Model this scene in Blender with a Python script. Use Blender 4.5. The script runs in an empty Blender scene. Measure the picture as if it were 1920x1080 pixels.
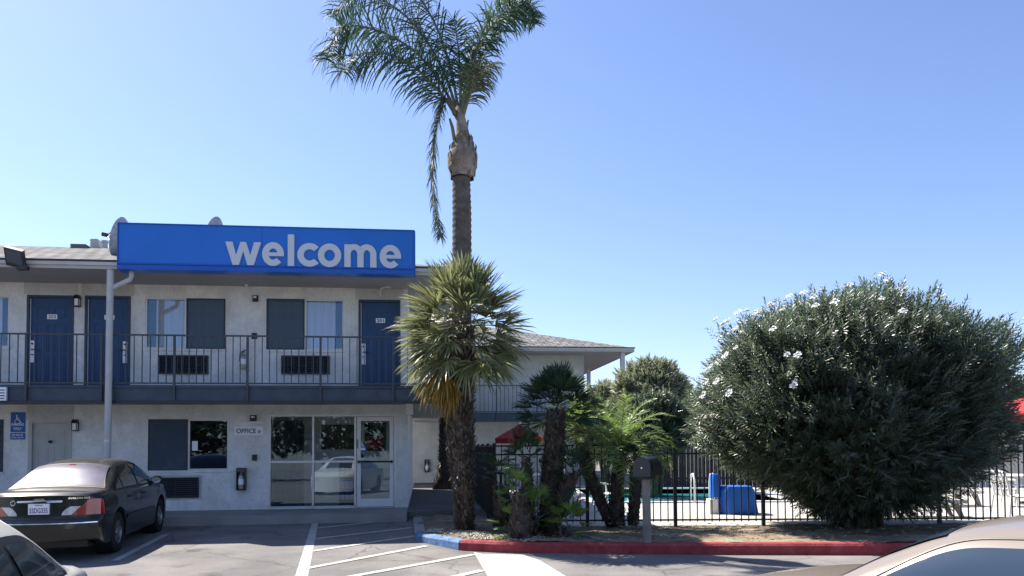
import bpy, bmesh, math, random
from mathutils import Vector, Matrix, noise
R = math.radians
random.seed(7)
C = bpy.data.collections.new("scene_objects"); bpy.context.scene.collection.children.link(C)
SC = bpy.context.scene
# ---------------------------------------------------------------- camera
F, CX, CY, CAMZ = 1450.0, 960.0, 788.0, 1.75
PITCH, ROLL = R(2.0), -0.006
RM = Matrix.Rotation(R(90) + PITCH, 3, 'X') @ Matrix.Rotation(ROLL, 3, 'Z')
cd = bpy.data.cameras.new("camera"); cam = bpy.data.objects.new("camera", cd); C.objects.link(cam)
cam.matrix_world = Matrix.Translation((0, 0, CAMZ)) @ RM.to_4x4()
cd.sensor_width = 36; cd.lens = 36 * F / 1920; cd.shift_y = (CY - 540) / 1920; cd.clip_end = 2000; cd.clip_start = .05
SC.camera = cam
# ---------------------------------------------------------------- light
SUN = Vector((-.65, .45, 1.0)).normalized()          # towards the sun
EL = math.asin(SUN.z); AZ = math.atan2(SUN.x, SUN.y)
w = bpy.data.worlds.new("World"); SC.world = w; w.use_nodes = True
nt = w.node_tree; bg = nt.nodes['Background']
sky = nt.nodes.new('ShaderNodeTexSky'); sky.sky_type = 'NISHITA'; sky.sun_disc = False
sky.sun_elevation = EL; sky.sun_rotation = AZ; sky.air_density = 1.0; sky.dust_density = 0.6; sky.ozone_density = 4.5
tint = nt.nodes.new('ShaderNodeMix'); tint.data_type = 'RGBA'; tint.blend_type = 'MULTIPLY'; tint.inputs[0].default_value = 1; tint.inputs[7].default_value = (1.02, .965, 1.06, 1)
nt.links.new(sky.outputs[0], tint.inputs[6]); nt.links.new(tint.outputs[2], bg.inputs[0]); bg.inputs[1].default_value = 0.089
sl = bpy.data.lights.new("sun", 'SUN'); sun = bpy.data.objects.new("sun", sl); C.objects.link(sun)
sl.energy = 4.9; sl.angle = R(.55); sl.color = (1, .94, .84)
sun.rotation_euler = SUN.to_track_quat('Z', 'Y').to_euler(); sun.location = (0, 0, 40)
SC.view_settings.view_transform = 'Standard'; SC.view_settings.look = 'None'
SC.view_settings.exposure = 1.22; SC.view_settings.gamma = 1
SC.cycles.max_bounces = 8; SC.cycles.transparent_max_bounces = 16; SC.cycles.caustics_reflective = False; SC.cycles.caustics_refractive = False

# ---------------------------------------------------------------- helpers
def ray(px, py): return RM @ Vector(((px - CX) / F, -(py - CY) / F, -1))
def at(px, py, Y):
    d = ray(px, py); k = Y / d.y; return Vector((d.x * k, Y, CAMZ + d.z * k))
def onz(px, py, z):
    d = ray(px, py); k = (z - CAMZ) / d.z; return Vector((d.x * k, d.y * k, z))
GA, GB, GY = -.12, .0215, 17.0
def gz(y): return GA + GB * min(y, GY)
def ong(px, py):
    d = ray(px, py); k = (GA - CAMZ) / (d.z - GB * d.y); return Vector((d.x * k, d.y * k, CAMZ + d.z * k))
TH = math.atan(.115); FY0 = 18.05
_d = ray(765, 860); _k = FY0 / (_d.y - .115 * _d.x)
BO = Vector((_d.x * _k, _d.y * _k, 0))              # right corner of the motel's front wall
BM = Matrix.Translation(BO) @ Matrix.Rotation(TH, 4, 'Z'); BMI = BM.inverted()
def fac(px, py, n=0.0):
    """pixel -> (s, z) on the plane parallel to the facade, n metres in front of it"""
    d = ray(px, py); o = BMI @ Vector((0, 0, CAMZ)); e = BMI.to_3x3() @ d
    k = (-n - o.y) / e.y; p = o + e * k; return p.x, p.z
def b2w(s, y, z): return BM @ Vector((s, y, z))

class MB:
    def __init__(self): self.v = []; self.f = []; self.m = []
    def add(self, vs, fs, mi=0):
        o = len(self.v); self.v += [tuple(p) for p in vs]
        for f in fs: self.f.append(tuple(i + o for i in f)); self.m.append(mi)
    def quad(self, a, b, c, d, mi=0): self.add([a, b, c, d], [(0, 1, 2, 3)], mi)
    def box(self, x0, x1, y0, y1, z0, z1, mi=0):
        self.add([(x0,y0,z0),(x1,y0,z0),(x1,y1,z0),(x0,y1,z0),(x0,y0,z1),(x1,y0,z1),(x1,y1,z1),(x0,y1,z1)],
                 [(0,3,2,1),(4,5,6,7),(0,1,5,4),(1,2,6,5),(2,3,7,6),(3,0,4,7)], mi)
    def tube(self, pts, rad, n=8, mi=0, cap=True):
        pts = [Vector(p) for p in pts]
        if not hasattr(rad, '__len__'): rad = [rad] * len(pts)
        vs = []; fs = []; ref = None
        for i, p in enumerate(pts):
            t = (pts[min(i+1, len(pts)-1)] - pts[max(i-1, 0)]).normalized()
            if ref is None: ref = Vector((1,0,0)) if abs(t.x) < .8 else Vector((0,1,0))
            u = (ref - t * ref.dot(t)).normalized(); ref = u; q = t.cross(u)
            for k in range(n):
                a = 2*math.pi*k/n; vs.append(p + (u*math.cos(a) + q*math.sin(a)) * rad[i])
        for i in range(len(pts)-1):
            for k in range(n):
                a = i*n+k; b = i*n+(k+1)%n; fs.append((a, b, b+n, a+n))
        if cap: fs.append(tuple(range(n-1, -1, -1))); fs.append(tuple(range((len(pts)-1)*n, len(pts)*n)))
        self.add(vs, fs, mi)
    def lathe(self, prof, c=(0,0,0), n=24, ax='Z', mi=0):
        vs = []; fs = []
        for r, h in prof:
            for k in range(n):
                a = 2*math.pi*k/n; x = r*math.cos(a); y = r*math.sin(a)
                p = {'Z': (x, y, h), 'Y': (x, h, y), 'X': (h, x, y)}[ax]
                vs.append((c[0]+p[0], c[1]+p[1], c[2]+p[2]))
        for i in range(len(prof)-1):
            for k in range(n):
                a = i*n+k; b = i*n+(k+1)%n; fs.append((a, b, b+n, a+n))
        self.add(vs, fs, mi)
    def prism(self, poly, y0, y1, mi=0, ax='Y'):
        """poly in (x,z), extruded along y (or poly in (x,y) along z)"""
        n = len(poly)
        if ax == 'Y': vs = [(p[0], y0, p[1]) for p in poly] + [(p[0], y1, p[1]) for p in poly]
        elif ax == 'Z': vs = [(p[0], p[1], y0) for p in poly] + [(p[0], p[1], y1) for p in poly]
        else: vs = [(y0, p[0], p[1]) for p in poly] + [(y1, p[0], p[1]) for p in poly]
        fs = [tuple(range(n)), tuple(range(2*n-1, n-1, -1))] + [(i, i+n, (i+1)%n+n, (i+1)%n) for i in range(n)]
        self.add(vs, fs, mi)
    def grid(self, fn, nu, nv, mi=0, flip=False):
        vs = [fn(i/nu, j/nv) for i in range(nu+1) for j in range(nv+1)]; fs = []
        for i in range(nu):
            for j in range(nv):
                a = i*(nv+1)+j; q = (a, a+1, a+nv+2, a+nv+1); fs.append(q[::-1] if flip else q)
        self.add(vs, fs, mi)
    def build(self, name, mats, parent=None, org=(0,0,0), smooth=False, fix=True, angle=None):
        me = bpy.data.meshes.new(name)
        me.from_pydata([(p[0]-org[0], p[1]-org[1], p[2]-org[2]) for p in self.v], [], self.f)
        if not isinstance(mats, (list, tuple)): mats = [mats]
        for m in mats: me.materials.append(m)
        if len(mats) > 1: me.polygons.foreach_set('material_index', self.m)
        if fix:
            bm = bmesh.new(); bm.from_mesh(me); bmesh.ops.recalc_face_normals(bm, faces=bm.faces); bm.to_mesh(me); bm.free()
        if smooth:
            me.polygons.foreach_set('use_smooth', [True]*len(me.polygons))
            if angle: me.set_sharp_from_angle(angle=R(angle))
        me.update()
        o = bpy.data.objects.new(name, me); C.objects.link(o)
        if parent: o.parent = parent
        return o
def tag(o, label=None, cat=None, group=None, kind=None):
    if label: o['label'] = label
    if cat: o['category'] = cat
    if group: o['group'] = group
    if kind: o['kind'] = kind
    return o
def thing(name, label, cat, loc=(0,0,0), rz=0, group=None):
    o = bpy.data.objects.new(name, None); C.objects.link(o); o.empty_display_size = .2
    o.location = loc; o.rotation_euler = (0,0,rz); return tag(o, label, cat, group)
def thing_b(name, label, cat, sp, group=None):
    """thing on the building: origin given in the building's frame"""
    o = thing(name, label, cat, b2w(*sp), TH, group); o['_o'] = 0; del o['_o']; return o
def copy_tree(o, parent=None):
    c = o.copy(); C.objects.link(c)
    if parent: c.parent = parent
    for ch in list(o.children): copy_tree(ch, c)
    return c
def text(mb, body, cx, cz, w, h, y, depth=.004, mi=0, ax='Y', squeeze=True):
    cu = bpy.data.curves.new("writing", 'FONT'); cu.body = body; cu.resolution_u = 3; cu.offset = .018
    ob = bpy.data.objects.new("writing", cu); me = bpy.data.meshes.new_from_object(ob)
    vs = [v.co.copy() for v in me.vertices]; fs = [tuple(p.vertices) for p in me.polygons]
    bpy.data.objects.remove(ob); bpy.data.meshes.remove(me); bpy.data.curves.remove(cu)
    if not vs: return
    x0 = min(v.x for v in vs); x1 = max(v.x for v in vs); z0 = min(v.y for v in vs); z1 = max(v.y for v in vs)
    kx = w/(x1-x0); kz = h/(z1-z0)
    mb.add([(cx+(v.x-(x0+x1)/2)*kx, y, cz+(v.y-(z0+z1)/2)*kz) for v in vs], fs, mi)

# ---------------------------------------------------------------- materials
def mat(name, col, rough=.8, spec=.3, metal=0, var=0, vscale=4, bump=0, bscale=40, coat=0, col2=None, detail=6, extra=None, lo=.35, hi=.65):
    m = bpy.data.materials.new(name); m.use_nodes = True; t = m.node_tree; b = t.nodes['Principled BSDF']
    b.inputs['Roughness'].default_value = rough; b.inputs['Specular IOR Level'].default_value = spec
    b.inputs['Metallic'].default_value = metal; b.inputs['Coat Weight'].default_value = coat; b.inputs['Coat Roughness'].default_value = .05
    b.inputs['Base Color'].default_value = (*col, 1)
    if var or col2 or bump: tc = t.nodes.new('ShaderNodeTexCoord')
    if var or col2:
        n = t.nodes.new('ShaderNodeTexNoise'); n.inputs['Scale'].default_value = vscale; n.inputs['Detail'].default_value = detail; n.inputs['Roughness'].default_value = .65
        t.links.new(tc.outputs['Object'], n.inputs['Vector'])
        r = t.nodes.new('ShaderNodeValToRGB'); r.color_ramp.elements[0].position = lo; r.color_ramp.elements[1].position = hi
        c2 = col2 or tuple(min(1, c*(1+var)) for c in col); c1 = col if col2 else tuple(c*(1-var) for c in col)
        r.color_ramp.elements[0].color = (*c1, 1); r.color_ramp.elements[1].color = (*c2, 1)
        t.links.new(n.outputs['Fac'], r.inputs[0]); t.links.new(r.outputs[0], b.inputs['Base Color'])
    if bump:
        n2 = t.nodes.new('ShaderNodeTexNoise'); n2.inputs['Scale'].default_value = bscale; n2.inputs['Detail'].default_value = 5
        t.links.new(tc.outputs['Object'], n2.inputs['Vector'])
        bp = t.nodes.new('ShaderNodeBump'); bp.inputs['Strength'].default_value = bump; bp.inputs['Distance'].default_value = .02
        t.links.new(n2.outputs['Fac'], bp.inputs['Height']); t.links.new(bp.outputs[0], b.inputs['Normal'])
    return m
def glass(name, tint=(.85,.9,.92), refl=.06, rough=.0, dark=0.0):
    m = bpy.data.materials.new(name); m.use_nodes = True; t = m.node_tree; t.nodes.remove(t.nodes['Principled BSDF'])
    out = t.nodes['Material Output']; tr = t.nodes.new('ShaderNodeBsdfTransparent'); tr.inputs[0].default_value = (*tint, 1)
    gl = t.nodes.new('ShaderNodeBsdfGlossy'); gl.inputs['Roughness'].default_value = rough; gl.inputs['Color'].default_value = (.55,.70,.86,1)
    fr = t.nodes.new('ShaderNodeFresnel'); fr.inputs[0].default_value = 1.5
    ad = t.nodes.new('ShaderNodeMath'); ad.operation = 'ADD'; ad.inputs[1].default_value = refl; ad.use_clamp = True
    mx = t.nodes.new('ShaderNodeMixShader'); t.links.new(fr.outputs[0], ad.inputs[0]); t.links.new(ad.outputs[0], mx.inputs[0])
    t.links.new(tr.outputs[0], mx.inputs[1]); t.links.new(gl.outputs[0], mx.inputs[2]); t.links.new(mx.outputs[0], out.inputs[0]); return m
def leafmat(name, c1, c2, rough=.45, trans=.25, spec=.4, tcol=None):
    m = bpy.data.materials.new(name); m.use_nodes = True; t = m.node_tree; b = t.nodes['Principled BSDF']; out = t.nodes['Material Output']
    b.inputs['Roughness'].default_value = rough; b.inputs['Specular IOR Level'].default_value = spec
    gi = t.nodes.new('ShaderNodeNewGeometry')
    r = t.nodes.new('ShaderNodeValToRGB'); r.color_ramp.elements[0].color = (*c1, 1); r.color_ramp.elements[1].color = (*c2, 1)
    t.links.new(gi.outputs['Random Per Island'], r.inputs[0]); t.links.new(r.outputs[0], b.inputs['Base Color'])
    tl = t.nodes.new('ShaderNodeBsdfTranslucent'); (tl.inputs[0].__setattr__('default_value', (*tcol, 1)) if tcol else t.links.new(r.outputs[0], tl.inputs[0]))
    mx = t.nodes.new('ShaderNodeMixShader'); mx.inputs[0].default_value = trans
    t.links.new(b.outputs[0], mx.inputs[1]); t.links.new(tl.outputs[0], mx.inputs[2]); t.links.new(mx.outputs[0], out.inputs[0]); return m

M = {}
def asphalt_mat():
    m = mat('asphalt', (.185,.175,.168), .9, .2, col2=(.25,.238,.228), vscale=1.3, bump=.5, bscale=60, detail=9)
    t = m.node_tree; b = t.nodes['Principled BSDF']; src = b.inputs['Base Color'].links[0].from_socket
    tc = t.nodes.new('ShaderNodeTexCoord')
    vo = t.nodes.new('ShaderNodeTexVoronoi'); vo.feature = 'DISTANCE_TO_EDGE'; vo.inputs['Scale'].default_value = .55
    nz = t.nodes.new('ShaderNodeTexNoise'); nz.inputs['Scale'].default_value = 2.5; nz.inputs['Detail'].default_value = 5
    mp = t.nodes.new('ShaderNodeMix'); mp.data_type = 'VECTOR'; mp.inputs[0].default_value = .25
    t.links.new(tc.outputs['Object'], nz.inputs['Vector']); t.links.new(tc.outputs['Object'], mp.inputs[4]); t.links.new(nz.outputs['Color'], mp.inputs[5])
    t.links.new(mp.outputs[1], vo.inputs['Vector'])
    rr = t.nodes.new('ShaderNodeValToRGB'); rr.color_ramp.elements[0].position = .0; rr.color_ramp.elements[1].position = .012
    rr.color_ramp.elements[0].color = (.62,.62,.62,1); rr.color_ramp.elements[1].color = (1,1,1,1); t.links.new(vo.outputs['Distance'], rr.inputs[0])
    n3 = t.nodes.new('ShaderNodeTexNoise'); n3.inputs['Scale'].default_value = 90; n3.inputs['Detail'].default_value = 2; t.links.new(tc.outputs['Object'], n3.inputs['Vector'])
    r3 = t.nodes.new('ShaderNodeValToRGB'); r3.color_ramp.elements[0].position = .35; r3.color_ramp.elements[1].position = .7; r3.color_ramp.elements[0].color = (.75,.75,.75,1); r3.color_ramp.elements[1].color = (1.15,1.15,1.15,1)
    t.links.new(n3.outputs['Fac'], r3.inputs[0])
    x1 = t.nodes.new('ShaderNodeMix'); x1.data_type = 'RGBA'; x1.blend_type = 'MULTIPLY'; x1.inputs[0].default_value = 1
    x2 = t.nodes.new('ShaderNodeMix'); x2.data_type = 'RGBA'; x2.blend_type = 'MULTIPLY'; x2.inputs[0].default_value = 1
    t.links.new(src, x1.inputs[6]); t.links.new(rr.outputs[0], x1.inputs[7]); t.links.new(x1.outputs[2], x2.inputs[6]); t.links.new(r3.outputs[0], x2.inputs[7])
    n4 = t.nodes.new('ShaderNodeTexNoise'); n4.inputs['Scale'].default_value = .45; n4.inputs['Detail'].default_value = 4; t.links.new(tc.outputs['Object'], n4.inputs['Vector'])
    r4 = t.nodes.new('ShaderNodeValToRGB'); r4.color_ramp.elements[0].position = .38; r4.color_ramp.elements[1].position = .6; r4.color_ramp.elements[0].color = (.72,.73,.75,1); r4.color_ramp.elements[1].color = (1.06,1.04,1.03,1); t.links.new(n4.outputs['Fac'], r4.inputs[0])
    n5 = t.nodes.new('ShaderNodeTexNoise'); n5.inputs['Scale'].default_value = 1.7; n5.inputs['Detail'].default_value = 3; t.links.new(tc.outputs['Object'], n5.inputs['Vector'])
    r5 = t.nodes.new('ShaderNodeValToRGB'); r5.color_ramp.elements[0].position = .64; r5.color_ramp.elements[1].position = .74; r5.color_ramp.elements[0].color = (1,1,1,1); r5.color_ramp.elements[1].color = (.62,.61,.6,1); t.links.new(n5.outputs['Fac'], r5.inputs[0])
    last = x2.outputs[2]
    for rm in (r4, r5):
        x3 = t.nodes.new('ShaderNodeMix'); x3.data_type = 'RGBA'; x3.blend_type = 'MULTIPLY'; x3.inputs[0].default_value = 1; t.links.new(last, x3.inputs[6]); t.links.new(rm.outputs[0], x3.inputs[7]); last = x3.outputs[2]
    t.links.new(last, b.inputs['Base Color']); return m
def shingle_mat(name='shingles', ca=(.135,.13,.128), cb=(.28,.275,.27)):
    m = mat(name, ca, .95, .1, col2=cb, vscale=3.5, bump=.3, bscale=30)
    t = m.node_tree; b = t.nodes['Principled BSDF']; src = b.inputs['Base Color'].links[0].from_socket
    tc = t.nodes.new('ShaderNodeTexCoord'); br = t.nodes.new('ShaderNodeTexBrick'); br.inputs['Scale'].default_value = 1
    mp = t.nodes.new('ShaderNodeMapping'); t.links.new(tc.outputs['Object'], mp.inputs[0])
    br.inputs['Brick Width'].default_value = .33; br.inputs['Row Height'].default_value = .5; br.inputs['Mortar Size'].default_value = .03
    br.inputs['Color1'].default_value = (1,1,1,1); br.inputs['Color2'].default_value = (.72,.7,.7,1); br.inputs['Mortar'].default_value = (.4,.4,.4,1)
    t.links.new(mp.outputs[0], br.inputs['Vector'])
    x = t.nodes.new('ShaderNodeMix'); x.data_type = 'RGBA'; x.blend_type = 'MULTIPLY'; x.inputs[0].default_value = 1
    t.links.new(src, x.inputs[6]); t.links.new(br.outputs['Color'], x.inputs[7]); t.links.new(x.outputs[2], b.inputs['Base Color']); return m
def stucco_mat(name, c1, c2):
    m = mat(name, c1, .95, .15, col2=c2, vscale=2.6, bump=1.0, bscale=7, detail=10, lo=.36, hi=.6)
    t = m.node_tree; b = t.nodes['Principled BSDF']; src = b.inputs['Base Color'].links[0].from_socket; tc = t.nodes.new('ShaderNodeTexCoord')
    mp = t.nodes.new('ShaderNodeMapping'); mp.inputs['Scale'].default_value = (1.9, 1.9, .5); nz = t.nodes.new('ShaderNodeTexNoise'); nz.inputs['Scale'].default_value = 1; nz.inputs['Detail'].default_value = 6
    t.links.new(tc.outputs['Object'], mp.inputs[0]); t.links.new(mp.outputs[0], nz.inputs['Vector'])
    rr = t.nodes.new('ShaderNodeValToRGB'); rr.color_ramp.elements[0].position = .33; rr.color_ramp.elements[1].position = .52; rr.color_ramp.elements[0].color = (.90,.885,.86,1); rr.color_ramp.elements[1].color = (1,1,1,1); t.links.new(nz.outputs['Fac'], rr.inputs[0])
    n2 = t.nodes.new('ShaderNodeTexNoise'); n2.inputs['Scale'].default_value = 14; n2.inputs['Detail'].default_value = 3; t.links.new(tc.outputs['Object'], n2.inputs['Vector'])
    r2 = t.nodes.new('ShaderNodeValToRGB'); r2.color_ramp.elements[0].position = .3; r2.color_ramp.elements[1].position = .5; r2.color_ramp.elements[0].color = (.88,.88,.88,1); r2.color_ramp.elements[1].color = (1,1,1,1); t.links.new(n2.outputs['Fac'], r2.inputs[0]); last = src
    for q in (rr, r2):
        x = t.nodes.new('ShaderNodeMix'); x.data_type = 'RGBA'; x.blend_type = 'MULTIPLY'; x.inputs[0].default_value = 1; t.links.new(last, x.inputs[6]); t.links.new(q.outputs[0], x.inputs[7]); last = x.outputs[2]
    t.links.new(last, b.inputs['Base Color']); return m
M['asphalt'] = asphalt_mat(); M['shingle'] = shingle_mat()
M['stucco'] = stucco_mat('stucco', (.65,.665,.665), (.80,.81,.805))
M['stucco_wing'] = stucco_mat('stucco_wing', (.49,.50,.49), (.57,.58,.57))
M['trim'] = mat('trim_paint', (.50,.50,.49), .6, .3, var=.06)
M['soffit'] = mat('soffit_paint', (.36,.36,.37), .8, .2, var=.06)
M['slate'] = mat('slate_paint', (.055,.076,.108), .5, .35, var=.18, vscale=3)
M['door'] = mat('door_paint', (.017,.060,.155), .4, .4, var=.1)
M['door_frame'] = mat('door_frame_paint', (.045,.068,.11), .5, .3)
M['beige_door'] = mat('beige_door_paint', (.46,.46,.44), .55, .3, var=.04)
M['rail'] = mat('rail_paint', (.055,.065,.08), .45, .4)
M['alu'] = mat('aluminium', (.62,.63,.64), .4, .5, metal=.3)
M['white'] = mat('white_paint', (.78,.78,.77), .5, .4, var=.04)
M['steel'] = mat('brushed_steel', (.75,.75,.73), .3, .5, metal=.9)
M['cabinet'] = mat('cabinet_metal', (.09,.085,.085), .5, .4)
M['lampglass'] = mat('lamp_glass', (.10,.115,.14), .2, .5)
M['ventmetal'] = mat('vent_metal', (.13,.13,.135), .6, .3)
M['black'] = mat('black_plastic', (.012,.012,.013), .45, .4)
M['darkgrey'] = mat('dark_grey_metal', (.035,.037,.042), .5, .4)
M['brownbox'] = mat('brown_plastic', (.055,.035,.03), .5, .3)
M['signblue'] = mat('sign_blue', (.016,.165,.62), .35, .4, var=.05, vscale=.8)
M['signblue2'] = mat('sign_blue_trim', (.010,.10,.48), .35, .4)
M['letter'] = mat('letter_white', (.62,.66,.72), .5, .3)
M['plaque'] = mat('plaque_white', (.86,.88,.92), .5, .3)
M['ink'] = mat('ink', (.03,.035,.05), .6, .2)
M['hcblue'] = mat('parking_sign_blue', (.01,.10,.38), .4, .4)
M['curtain'] = mat('curtain', (.84,.86,.9), .9, .1)
M['roomgrey'] = mat('room_paint', (.78,.80,.80), .9, .1)
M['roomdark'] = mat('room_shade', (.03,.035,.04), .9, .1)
M['roomfloor'] = mat('room_floor', (.35,.33,.31), .5, .3)
M['glass'] = glass('window_glass', (.93,.96,.97), .045)
M['glass_up'] = glass('upper_window_glass', (.95,.97,1), .05)
def screenmat():
    m = mat('insect_screen', (.07,.105,.15), .7, .3); t = m.node_tree; out = t.nodes['Material Output']; tr = t.nodes.new('ShaderNodeBsdfTransparent'); mx = t.nodes.new('ShaderNodeMixShader'); mx.inputs[0].default_value = .72
    t.links.new(tr.outputs[0], mx.inputs[1]); t.links.new(t.nodes['Principled BSDF'].outputs[0], mx.inputs[2]); t.links.new(mx.outputs[0], out.inputs[0]); return m
M['screen'] = screenmat()
M['concrete'] = mat('concrete', (.26,.255,.24), .9, .2, col2=(.34,.33,.31), vscale=1.5, bump=.3, bscale=50)
M['deck'] = mat('pool_deck', (.37,.35,.32), .9, .2, col2=(.47,.45,.415), vscale=1, bump=.2, bscale=40)
M['ramp'] = mat('ramp_concrete', (.40,.38,.35), .9, .2, col2=(.52,.50,.46), vscale=3, bump=.3, bscale=60)
M['paint'] = mat('road_paint', (.27,.26,.245), .85, .2, col2=(.46,.45,.42), vscale=5, detail=9, bump=.2, bscale=60, lo=.25, hi=.55)
M['kerb_red'] = mat('kerb_red', (.22,.03,.034), .75, .25, col2=(.34,.065,.07), vscale=5, bump=.4, bscale=25, detail=9)
M['kerb_blue'] = mat('kerb_blue', (.07,.14,.27), .75, .25, col2=(.17,.27,.45), vscale=6, bump=.4, bscale=25, detail=9)
for k in ('kerb_red', 'kerb_blue'):
    cr_ = [n for n in M[k].node_tree.nodes if n.type == 'VALTORGB'][0].color_ramp; e_ = cr_.elements.new(.70); e_.color = (.36,.33,.29,1); e2_ = cr_.elements.new(.67); e2_.color = cr_.elements[1].color
M['soil'] = mat('dry_soil', (.13,.10,.07), 1, .1, col2=(.32,.265,.19), vscale=2.2, bump=1, bscale=25, detail=10)
M['gravel'] = mat('gravel', (.25,.22,.18), 1, .1, col2=(.5,.46,.38), vscale=9)
M['iron'] = mat('black_iron', (.012,.012,.013), .5, .4)
M['water'] = mat('pool_water', (.05,.33,.36), .06, .6, bump=.25, bscale=4, var=.15, vscale=1.5)
M['tile'] = mat('pool_tile', (.10,.34,.36), .3, .5, var=.25, vscale=3)
M['wood'] = mat('grey_board', (.05,.052,.05), .85, .2, var=.4, vscale=2, bump=.4, bscale=20)
M['postwood'] = mat('weathered_post', (.20,.19,.175), .85, .2, var=.25, vscale=6, bump=.5, bscale=30)
M['bluecloth'] = mat('blue_cover', (.012,.11,.48), .6, .3, var=.12, vscale=3)
M['redcloth'] = mat('red_canvas', (.42,.045,.05), .8, .2, var=.12)
M['plastic'] = mat('white_plastic', (.70,.69,.66), .45, .4)
M['tan'] = mat('tan_sling', (.28,.25,.2), .7, .2)
M['extred'] = mat('extinguisher_silver', (.34,.33,.33), .35, .5, metal=.5)
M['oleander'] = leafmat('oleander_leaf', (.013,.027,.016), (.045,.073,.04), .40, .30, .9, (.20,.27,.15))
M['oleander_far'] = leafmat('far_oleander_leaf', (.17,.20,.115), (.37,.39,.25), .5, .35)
M['petal'] = mat('petal', (.8,.8,.77), .7, .2)
M['stem'] = mat('stem', (.10,.075,.05), .9, .1, var=.3)
M['fan'] = leafmat('fan_leaf', (.10,.12,.055), (.37,.38,.19), .42, .36, .45)
M['fan_dark'] = leafmat('dark_fan_leaf', (.018,.045,.026), (.04,.085,.04), .45, .2, .4)
M['fan_young'] = leafmat('young_fan_leaf', (.07,.15,.03), (.16,.25,.06), .45, .35)
M['fan_dead'] = leafmat('dead_fan_leaf', (.25,.16,.04), (.42,.31,.10), .8, .25, .1)
M['queen'] = leafmat('feather_leaf', (.030,.068,.045), (.085,.145,.09), .55, .3, .15)
M['queen_hang'] = leafmat('hanging_feather_leaf', (.05,.085,.055), (.14,.18,.10), .5, .3, .3)
M['queen_old'] = leafmat('old_feather_leaf', (.09,.13,.07), (.2,.22,.13), .6, .2, .2)
M['date'] = leafmat('arching_leaf', (.11,.19,.045), (.28,.37,.11), .4, .45, .4)
M['stalk_dark'] = mat('dark_leaf_stalk', (.06,.075,.04), .6, .2)
M['passage'] = mat('shade_darkened_concrete', (.10,.10,.098), .9, .2, col2=(.15,.148,.14), vscale=1.5, bump=.3, bscale=50)  # walkway concrete with the passage's shade darkened into its colour
M['rachis'] = mat('leaf_stalk', (.17,.17,.12), .6, .3, var=.2)
M['palm_trunk'] = mat('palm_bark', (.09,.078,.068), .95, .1, col2=(.17,.15,.13), vscale=6, bump=.6, bscale=18)
M['fan_trunk'] = mat('fan_palm_bark', (.03,.026,.023), .95, .1, col2=(.085,.072,.06), vscale=8, bump=.8, bscale=20)
M['boot'] = leafmat('leaf_boot', (.016,.013,.011), (.13,.105,.08), .5, 0, .4)
M['bulb'] = mat('crownshaft', (.16,.13,.10), .9, .15, col2=(.34,.30,.25), vscale=4, bump=.6, bscale=14)
# ================================================================ setting
def ground():
    mb = MB(); xs = [-300, -40, -12, 2.2, 7.4, 30, 300]; ys = [-200, -30, 0, 8, 17, 20.4, 26.6, 60, 500]
    for i in range(len(xs)-1):
        for j in range(len(ys)-1):
            if xs[i] == 2.2 and ys[j] == 20.4: continue          # the pool
            P = [(xs[i], ys[j]), (xs[i+1], ys[j]), (xs[i+1], ys[j+1]), (xs[i], ys[j+1])]
            mb.quad(*[(x, y, gz(y)) for x, y in P])
    tag(mb.build('ground', M['asphalt'], fix=False), kind='structure')
ground()
WZ = .39; DZ = .28
mb = MB(); bx = lambda s0, s1, y0, y1: mb.prism([tuple(b2w(s, y, 0).xy) for s, y in ((s0,y0),(s1,y0),(s1,y1),(s0,y1))], 0, WZ, ax='Z')
bx(-16, 0, -1.75, .1)
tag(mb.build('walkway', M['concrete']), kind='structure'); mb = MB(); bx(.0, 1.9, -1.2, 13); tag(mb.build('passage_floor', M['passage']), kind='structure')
# planter
KF = [onz(787,1003,DZ), onz(862,1015,DZ), onz(930,1018,DZ), onz(1000,1019,DZ), onz(1200,1020.5,DZ), onz(1660,1021,DZ)]
KF = [Vector((p.x, p.y, 0)) for p in KF]
KF.append(Vector((14, KF[-1].y - .25, 0)))
KB = Vector((b2w(.15, -1.2, 0).x, b2w(.15, -1.2, 0).y, 0))
mb = MB(); FENCE_Y = 14.3
poly = [(KB.x-.02, KB.y)] + [(p.x, p.y) for p in KF] + [(14, FENCE_Y+.12), (-.35, FENCE_Y+.12), (.0, KB.y+.3)]
mb.prism(poly, 0, DZ-.03, ax='Z')
# uneven soil surface laid just above the slab
def soil():
    random.seed(3)
    def inside(x, y):
        c = False; n = len(poly); j = n-1
        for i in range(n):
            (xi, yi), (xj, yj) = poly[i], poly[j]
            if (yi > y) != (yj > y) and x < (xj-xi)*(y-yi)/(yj-yi)+xi: c = not c
            j = i
        return c
    s = .12; nx = int(16.5/s); ny = int(7/s); idx = {}
    sm = MB()
    for i in range(nx):
        for j in range(ny):
            x = -2.3+i*s; y = 11.2+j*s
            if all(inside(x+a*s, y+b*s) for a in (0,1) for b in (0,1)):
                q = []
                for a, b in ((0,0),(1,0),(1,1),(0,1)):
                    k = (i+a, j+b)
                    if k not in idx:
                        px, py = x+a*s, y+b*s
                        h = .045*noise.noise((px*1.1, py*1.1, 0)) + .025*noise.noise((px*4, py*4, 3)) + .012
                        idx[k] = len(sm.v); sm.v.append((px, py, DZ + max(h, -.025)))
                    q.append(idx[k])
                sm.f.append(tuple(q)); sm.m.append(0)
    return sm
planter = tag(mb.build('planter_bed', M['soil']), kind='structure')
tag(soil().build('planter_soil', M['soil'], smooth=True, fix=False), kind='structure')
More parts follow.
